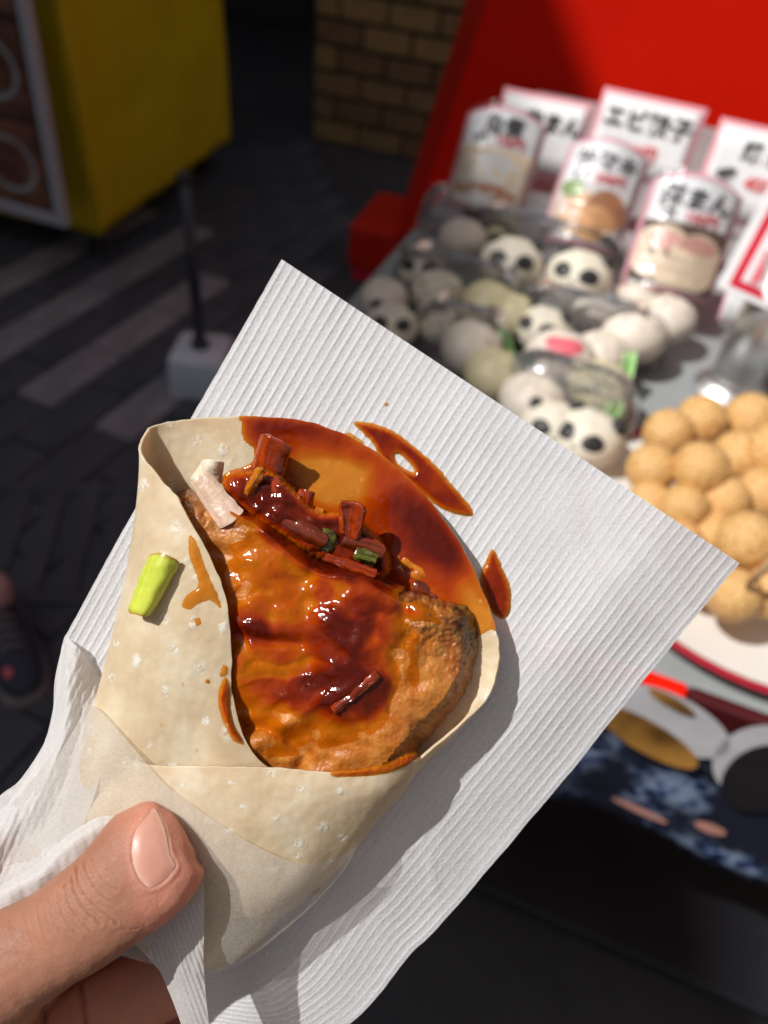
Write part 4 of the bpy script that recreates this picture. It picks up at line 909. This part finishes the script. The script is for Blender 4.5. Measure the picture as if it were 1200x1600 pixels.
masked('inner_sauce', SX, SY, SG[..., 2], kp, M['sauce'], wr, dict(thick=T2))
def tort_blob(name, poly, base, tmax, wid, mat, parent, thick=None, seed=0, step=1.1, cut=None):
    pl_ = smoothpoly(poly); x0, y0 = pl_.min(0)-4; x1, y1 = pl_.max(0)+4
    X, Y = np.meshgrid(np.arange(x0, x1, step), np.arange(y0, y1, step)); sd = polydist(pl_[::2], X, Y)+1.1*pnoise(X/7, Y/7, seed)
    if cut is not None: sd = np.minimum(sd, cut(X, Y))
    t = np.clip(sd/wid, 0, 1); prof = tmax*np.clip(1-(1-t)**2, 0, 1)**.8*(1+.25*pnoise(X/18, Y/18, seed+5)); prof = np.where(sd > 0, prof, sd*.35)
    Hh = base(X, Y)+prof
    th = np.clip((thick or .6)*np.clip(t*1.15, 0, 1)**1.2*(1+.3*pnoise(X/35, Y/35, seed+9)), 0, 1)
    return masked(name, X, Y, Hh, sd > -2.0, mat, parent, dict(thick=th))
flapsel = lambda g: g[:, 2] > 9
fbase = lambda X, Y: hnear(WG[:, 255:], X, Y, flapsel)+.42
tort_blob('sauce_stain', [(296,838),(306,846),(318,880),(328,905),(340,930),(344,950),(330,938),(312,942),(295,952),(284,946),(292,930),(310,915),(304,890),(296,868)], fbase, .3, 8, M['sauce'], wr, .06, 101)
tort_blob('sauce_drip', [(352,1058),(358,1075),(359,1110),(366,1135),(380,1162),(364,1156),(350,1130),(341,1098),(344,1072)], fbase, .9, 9, M['sauce'], wr, .5, 103)
tort_blob('sauce_stain', [(348,1040),(355,1042),(354,1054),(344,1056)], fbase, .22, 5, M['sauce'], wr, .06, 105)
tort_blob('sauce_stain', [(304,968),(312,966),(314,974),(306,978)], fbase, .15, 4, M['sauce'], wr, .05, 106)
tort_blob('sauce_stain', [(321,1062),(326,1062),(326,1067),(321,1067)], fbase, .15, 2.5, M['sauce'], wr, .2, 107)
bbase = lambda X, Y: hnear(BF, X, Y, lambda g: g[:, 2] > 6)+.42
tort_blob('sauce_smear', [(518,1206),(560,1202),(600,1195),(632,1180),(652,1176),(648,1188),(625,1202),(590,1211),(545,1214),(522,1213)], bbase, .45, 6, M['sauce'], wr, .32, 109)
pbase = lambda X, Y: hnear(G[::2, ::2], X, Y)+.1
def smear(poly, label, seed, holes=None, th=.7):
    c = np.mean(poly, 0); root = empty('sauce_smear', PW(np.array([c[0], c[1], .5])), label, 'sauce')
    cut = None
    if holes: cut = lambda X, Y: -polydist(smoothpoly(holes)[::2], X, Y)
    tort_blob('sauce_film', poly, pbase, .75, 11, M['sauce'], root, th, seed, 1.0, cut); return root
smear([(553,661),(566,659),(590,664),(620,677),(650,700),(682,728),(702,752),(722,775),(738,796),(738,806),(720,805),(700,799),(685,792),(655,768),(630,745),(600,722),(592,712),(580,690),(566,676)], 'long curved brown sauce smear on the paper along the top right of the wrap', 111, [(617,711),(624,710),(636,720),(646,732),(645,738),(632,732),(620,722)])
smear([(768,858),(778,870),(786,890),(796,912),(799,938),(794,962),(780,966),(764,950),(752,918),(750,900),(758,880)], 'short pointed brown sauce drop on the paper beside the right rim', 113)
smear([(535,680),(545,676),(556,682),(568,692),(560,694),(548,688)], 'thin amber trace of sauce touching the top rim', 115, None, .12)
smear([(601,630),(605,629),(606,633),(602,634)], 'tiny orange crumb of sauce on the paper above the wrap', 117, None, .15)

pool = [(352,742),(390,735),(430,740),(470,775),(500,800),(545,800),(578,822),(604,858),(610,890),(590,905),(540,890),(490,870),(440,838),(400,812),(372,792),(350,775)]
tort_blob('sauce_pool', pool, lambda X, Y: 7.4+3.2*sstep(620, 400, X+.35*(Y-850)), 2.6, 16, M['sauce'], wr, .95, 121)
# leek and other pieces: slabs and split rings
def slab(name, c, ax, bx, L, W, curl, th, mat, h0, tilt=0.0, tiltw=0.0, n=14, m=12, seed=0, parent=wr):
    """c centre px, ax direction (px) of the length, L/W in px, curl = half angle of the bend across the width"""
    a = np.array(ax, float); a /= np.linalg.norm(a); b = np.array([-a[1], a[0]])
    P_ = []
    for i in range(n):
        s_0 = (i/(n-1)-.5)
        for j in range(m):
            t_0 = (j/(m-1)-.5); s = s_0*L*(1-.10*abs(2*t_0)**3); t = t_0*(1-.09*abs(2*s_0)**3)
            if abs(curl) > .02:
                R_ = W/(2*abs(curl)); u = R_*math.sin(2*curl*t)*np.sign(curl); z = (R_*math.cos(2*curl*t)-R_)*np.sign(curl)
            else: u = W*t; z = 0
            x, y = c[0]+a[0]*s+b[0]*u, c[1]+a[1]*s+b[1]*u
            h = h0+z/7.1+tilt*s/7.1+tiltw*u/7.1
            P_.append((x+2.0*pnoise(np.array([s/11.]), np.array([t*3+seed]), seed)[0], y+2.0*pnoise(np.array([s/9.+5]), np.array([t*3.]), seed+1)[0], h))
    G_ = np.array(P_).reshape(n, m, 3)
    rq = np.random.RandomState(seed+50); tp = rq.uniform(-.22, .22); sk = rq.uniform(-.35, .35)
    si = (np.linspace(0, 1, n)-.5)[:, None]; tj = (np.linspace(0, 1, m)-.5)[None, :]
    cx_, cy_ = c[0]+a[0]*si*L, c[1]+a[1]*si*L
    G_[..., 0] = cx_+(G_[..., 0]-cx_)*(1+tp*si*2)+a[0]*sk*W*tj*.6; G_[..., 1] = cy_+(G_[..., 1]-cy_)*(1+tp*si*2)+a[1]*sk*W*tj*.6
    G_[..., 2] += .5*pnoise(si*2.2+seed+0*tj, tj*2.2+seed+0*si, seed+3)
    eu = np.minimum(np.minimum(np.arange(n), np.arange(n)[::-1])[:, None]/1.5, 9+0*np.arange(m)[None, :]); ed = np.clip(1-eu, 0, 1)
    o = mkgrid(name, PW(G_), M[mat], parent, th*1e-3, attrs=dict(edge=ed.ravel(), fib=np.tile(rq.uniform(0, 1, m), n)))
    md = o.modifiers.new('round', 'BEVEL'); md.width = th*.32e-3; md.segments = 3; md.limit_method = 'ANGLE'; md.harden_normals = False
    return o
for nm, c_, ax_, L_, W_, cu_, th_, mt_, h_, ti_, tw_, sd_ in [
    ('leek_piece', (424, 718), (.25, -1), 68, 58, 1.15, 1.2, 'veg_red', 9.4, .35, 0, 1),
    ('leek_piece', (408, 778), (.5, -1), 44, 34, 1.0, 1.1, 'veg_dark', 9.2, .1, 0, 2),
    ('leek_strip', (398, 752), (.62, -1), 48, 12, 1.3, 1.2, 'veg_amber', 14.2, .3, 0, 3),
    ('leek_piece', (436, 774), (.45, .9), 60, 32, 1.3, 1.2, 'veg_red', 12.2, -.1, 0, 4),
    ('leek_ring', (328, 736), (.35, -1), 36, 48, 1.2, .8, 'veg_white', 9.6, .3, 0, 5),
    ('meat_shred', (338, 780), (.62, .82), 90, 38, .55, 1.3, 'veg_pink', 14.4, .08, 0, 6),
    ('leek_piece', (468, 826), (.8, .5), 92, 36, 1.1, 1.3, 'veg_dark', 12.6, 0, -.2, 7),
    ('leek_piece', (498, 810), (.3, -1), 34, 24, 1.0, 1.0, 'veg_amber', 9.0, .3, 0, 8),
    ('leek_piece', (549, 812), (.08, -1), 56, 40, -.7, 1.3, 'veg_red', 12.2, .32, 0, 9),
    ('leek_piece', (512, 844), (.35, -1), 32, 24, 1.2, 1.1, 'veg_green', 12.0, .2, 0, 10),
    ('leek_piece', (568, 854), (.9, .35), 66, 28, 1.1, 1.2, 'veg_dark', 11.0, -.05, -.1, 11),
    ('leek_piece', (572, 869), (.9, .3), 36, 16, 1.2, 1.1, 'veg_green', 12.6, 0, 0, 12),
    ('leek_piece', (548, 884), (.92, .3), 86, 12, .9, 1.0, 'veg_red', 13.8, 0, .2, 14),
    ('leek_piece', (648, 888), (.85, .52), 48, 28, .35, .9, 'veg_amber', 3.6, 0, 0, 15),
    ('leek_piece', (628, 866), (.55, .85), 34, 24, .35, .9, 'veg_amber', 3.2, 0, 0, 16),
    ('leek_piece', (664, 925), (.9, .4), 40, 26, .6, 1.0, 'veg_dark', 4.0, 0, 0, 17),
    ('leek_piece', (476, 782), (.2, -1), 34, 26, 1.0, 1.0, 'veg_red', 10.6, .3, 0, 31)]:
    slab(nm, c_, ax_, None, L_, W_, cu_, th_, mt_, h_, ti_, tw_, seed=sd_)
slab('leek_strip', (556, 1082), (.76, -.66), None, 92, 12, .9, 1.2, 'veg_red', 17.7, -.01, 0, seed=19)
sc = empty('scallion_piece', PW(np.array([236., 920., 19.])), 'bright yellow green piece of scallion stuck on the pale outside of the wrap', 'scallion')
slab('scallion_strip', (238, 914), (.46, -1), None, 104, 50, 1.15, .7, 'lime', 21.2, .0, .0, n=26, m=18, seed=20, parent=sc)

# ------------------------------------------------------------------ the hand
def hp(px, py, h):
    d = D0-h*1e-3; return np.array([(px-600)/F*d, -(py-800)/F*d, -d])*1000    # camera space, millimetres
def limb(st, n=28, k=10):
    """stations: px, py, h, half width mm (in the picture plane), half depth mm"""
    st = np.array(st, float); c = crs(np.array([hp(*s[:3]) for s in st]), len(st)*k); r = crs(st[:, 3:5], len(st)*k)
    t = np.gradient(c, axis=0); t /= np.linalg.norm(t, axis=1)[:, None]; v = []
    for p, d, (rw, rd) in zip(c, t, r):
        zc = -p/np.linalg.norm(p); a = np.cross(d, zc); a /= np.linalg.norm(a); b = np.cross(a, d)
        sg = lambda x: math.copysign(abs(x)**.92, x)
        v += [p+max(rw, .05)*a*sg(math.cos(q))+max(rd, .05)*b*sg(math.sin(q)) for q in np.linspace(0, 2*math.pi, n, endpoint=False)]
    m = len(c); return v, gridfaces(m, n, True)+[tuple(range(n))[::-1], tuple(range((m-1)*n, m*n))]
hm = MB()
TH = [(283,1290,20.6,1.5,1.35),(278,1294,20.9,5.4,3.96),(265,1306,21.5,8.7,5.94),(244,1332,22.5,10.5,7.02),(214,1365,23.5,10.5,7.56),(172,1402,24.4,9.6,7.74),(128,1436,24.6,9.35,8.1),(82,1466,23.9,9,8.1),(26,1500,24.2,9.7,8.93),(-50,1548,24,11.5,10.5),(-140,1615,21,14,13),(-240,1700,15,17,15),(-330,1790,8,18,15)]
hm.add(*limb(TH))
PALM = [(20,1640,2,6,8),(-20,1660,2,16,10),(-80,1690,3,24,12),(-170,1740,5,30,14),(-290,1830,6,33,15),(-420,1960,6,30,16)]
hm.add(*limb(PALM))
hm.add(*limb([(-250,1720,8,10,9),(-120,1560,0,9.5,9),(-40,1420,-6,9,8.5),(30,1330,-10,8.6,8),(130,1268,-12.5,8.2,7.6),(250,1250,-13.1,7.8,7.2),(360,1268,-11.6,7.4,6.8),(430,1290,-10.6,6.6,6),(462,1302,-10.2,4.5,4),(475,1307,-10.1,1.5,1.5)]))
hm.add(*limb([(-220,1800,6,10,9.5),(-60,1640,0,9.8,9),(20,1540,-5,9.4,9),(90,1468,-10,9,8.5),(200,1412,-14.6,8.6,8),(330,1372,-13.6,8.2,7.6),(450,1350,-11.6,7.8,7),(530,1335,-10.1,7,6.2),(568,1327,-9.6,4.6,4.2),(582,1324,-9.6,1.5,1.5)]))
hm.add(*limb([(-160,1860,4,10,9),(0,1720,0,9.4,9),(80,1640,-4,9,8.8),(150,1585,-9,8.8,8.2),(250,1535,-14.1,8.4,7.8),(360,1490,-13.6,7.9,7.2),(450,1450,-12.1,7.4,6.6),(510,1425,-10.6,6.2,5.6),(532,1415,-10.4,4,3.6),(543,1411,-10.2,1.4,1.4)]))
hm.add(*limb([(-100,1920,2,9,8.5),(60,1800,0,8.6,8.4),(150,1730,-4,8.2,8),(230,1672,-10.6,7.8,7.4),(310,1630,-13.1,7.3,6.8),(390,1590,-13.1,6.8,6.2),(440,1560,-12.1,5.6,5),(458,1550,-11.6,3.4,3.2),(466,1545,-11.4,1.3,1.3)]))
me = bpy.data.meshes.new('hand'); me.from_pydata(hm.v, [], hm.f); tmp = bpy.data.objects.new('hand', me); COL.objects.link(tmp)
r_ = tmp.modifiers.new('r', 'REMESH'); r_.mode = 'VOXEL'; r_.voxel_size = .34; r_.use_smooth_shade = True
s_ = tmp.modifiers.new('s', 'SMOOTH'); s_.factor = .6; s_.iterations = 12
bpy.context.view_layer.update()
em = bpy.data.meshes.new_from_object(tmp.evaluated_get(bpy.context.evaluated_depsgraph_get())); bpy.data.objects.remove(tmp)
nvx = len(em.vertices); co = np.zeros(nvx*3); em.vertices.foreach_get('co', co); co = co.reshape(-1, 3)
no = np.zeros(nvx*3); em.vertices.foreach_get('normal', no); no = no.reshape(-1, 3)
px = 600+F*co[:, 0]/-co[:, 2]; py = 800-F*co[:, 1]/-co[:, 2]; hh = D0*1000+co[:, 2]
front = sstep(.05, .4, no[:, 2])*sstep(14, 19, hh)
dsp = np.zeros(nvx); crease = np.zeros(nvx)
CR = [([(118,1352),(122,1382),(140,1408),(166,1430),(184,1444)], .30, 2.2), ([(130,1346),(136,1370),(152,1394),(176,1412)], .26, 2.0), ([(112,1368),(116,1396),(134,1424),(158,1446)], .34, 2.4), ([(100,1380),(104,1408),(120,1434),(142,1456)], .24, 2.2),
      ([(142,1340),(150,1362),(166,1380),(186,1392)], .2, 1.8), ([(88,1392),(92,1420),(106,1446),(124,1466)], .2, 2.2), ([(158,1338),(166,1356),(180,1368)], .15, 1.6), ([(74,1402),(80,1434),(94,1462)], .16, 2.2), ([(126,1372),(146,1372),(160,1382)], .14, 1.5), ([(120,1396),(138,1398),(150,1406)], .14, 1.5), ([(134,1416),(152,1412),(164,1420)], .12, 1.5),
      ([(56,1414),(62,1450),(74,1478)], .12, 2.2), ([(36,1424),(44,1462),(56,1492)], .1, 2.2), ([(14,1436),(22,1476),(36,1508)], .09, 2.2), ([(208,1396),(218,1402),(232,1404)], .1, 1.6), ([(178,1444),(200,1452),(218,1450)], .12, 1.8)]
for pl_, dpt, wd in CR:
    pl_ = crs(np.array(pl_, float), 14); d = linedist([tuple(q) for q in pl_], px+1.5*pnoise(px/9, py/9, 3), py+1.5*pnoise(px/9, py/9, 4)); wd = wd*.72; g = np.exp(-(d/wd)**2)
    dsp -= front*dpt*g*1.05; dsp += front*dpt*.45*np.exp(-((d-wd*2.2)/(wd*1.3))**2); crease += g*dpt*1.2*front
# nail bed and cuticle fold
NP = smoothpoly([(240,1263),(250,1276),(259,1300),(266,1335),(274,1354),(256,1376),(234,1387),(222,1378),(212,1362),(206,1332),(210,1303),(224,1280)])
sdn = polydist(NP[::3], px, py); dsp += front*(-.16*sstep(-1, 4, sdn)+.24*np.exp(-((sdn+4.5)/3.6)**2)*sstep(1275, 1345, py))
dsp += front*.05*pnoise(px/6, py/6, 8)+.10*pnoise(px/24, py/24, 9)*front
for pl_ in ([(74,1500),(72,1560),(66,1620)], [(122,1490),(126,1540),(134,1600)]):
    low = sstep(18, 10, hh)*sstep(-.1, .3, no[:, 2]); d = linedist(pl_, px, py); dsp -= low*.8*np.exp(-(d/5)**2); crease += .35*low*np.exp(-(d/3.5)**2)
co2 = co+no*dsp[:, None]
pink = np.clip(sstep(175, 262, px+.15*(1400-py))*sstep(14, 20, hh)*.95+.5*sstep(15, 5, hh)+.25*np.exp(-(sdn/12)**2)*front, 0, 1)*(.85+.2*pnoise(px/30, py/30, 7))
wc = (co2*1e-3) @ RC.T+np.array(EYE)
fc = np.zeros(len(em.loops), int); em.loops.foreach_get('vertex_index', fc)
ls = np.zeros(len(em.polygons), int); lt = np.zeros(len(em.polygons), int); em.polygons.foreach_get('loop_start', ls); em.polygons.foreach_get('loop_total', lt)
faces = [fc[a:a+b].tolist() for a, b in zip(ls, lt)]
hand = mk('hand', wc, faces, M['skin'], None, attrs=dict(pink=np.clip(pink, 0, 1), crease=np.clip(crease, 0, 1)))
tag(hand, 'left hand pinching the paper and wrap with the thumb in front', 'hand')
# nail: sits on the thumb's front surface
sel = np.nonzero((hh > 17.5) & (no[:, 2] > .1) & (sdn > -14))[0]; gx, gy, gh = px[sel], py[sel], (hh)[sel]
A_ = np.stack([np.ones_like(gx), gx-238, gy-1325, (gx-238)**2, (gx-238)*(gy-1325), (gy-1325)**2, (gx-238)**3, (gy-1325)**3], 1); cf = np.linalg.lstsq(A_, gh, rcond=None)[0]
def nail_h(X, Y):
    u, v = X-238, Y-1325; return cf[0]+cf[1]*u+cf[2]*v+cf[3]*u*u+cf[4]*u*v+cf[5]*v*v+cf[6]*u**3+cf[7]*v**3
X, Y = np.meshgrid(np.arange(200, 282, 1.0), np.arange(1256, 1394, 1.0)); sd = polydist(NP[::3], X, Y)
dfree = linedist([(240,1263),(250,1276),(259,1300),(266,1335),(274,1354)], X, Y)
Hn = nail_h(X, Y)-.10+.24*np.clip(1-(1-np.clip(sd/16, 0, 1))**2, 0, 1)+.12*np.exp(-(dfree/5)**2)
rim = np.clip(.35*np.exp(-(dfree/2.6)**2)+.35*np.exp(-(linedist([(206,1332),(212,1362),(222,1378),(234,1386)], X, Y)/5)**2), 0, 1)
o = masked('thumbnail', X, Y, Hn, sd > -.3, M['nail'], hand, dict(rim=rim)); md = o.modifiers.new('solid', 'SOLIDIFY'); md.thickness = .0003; md.offset = 0
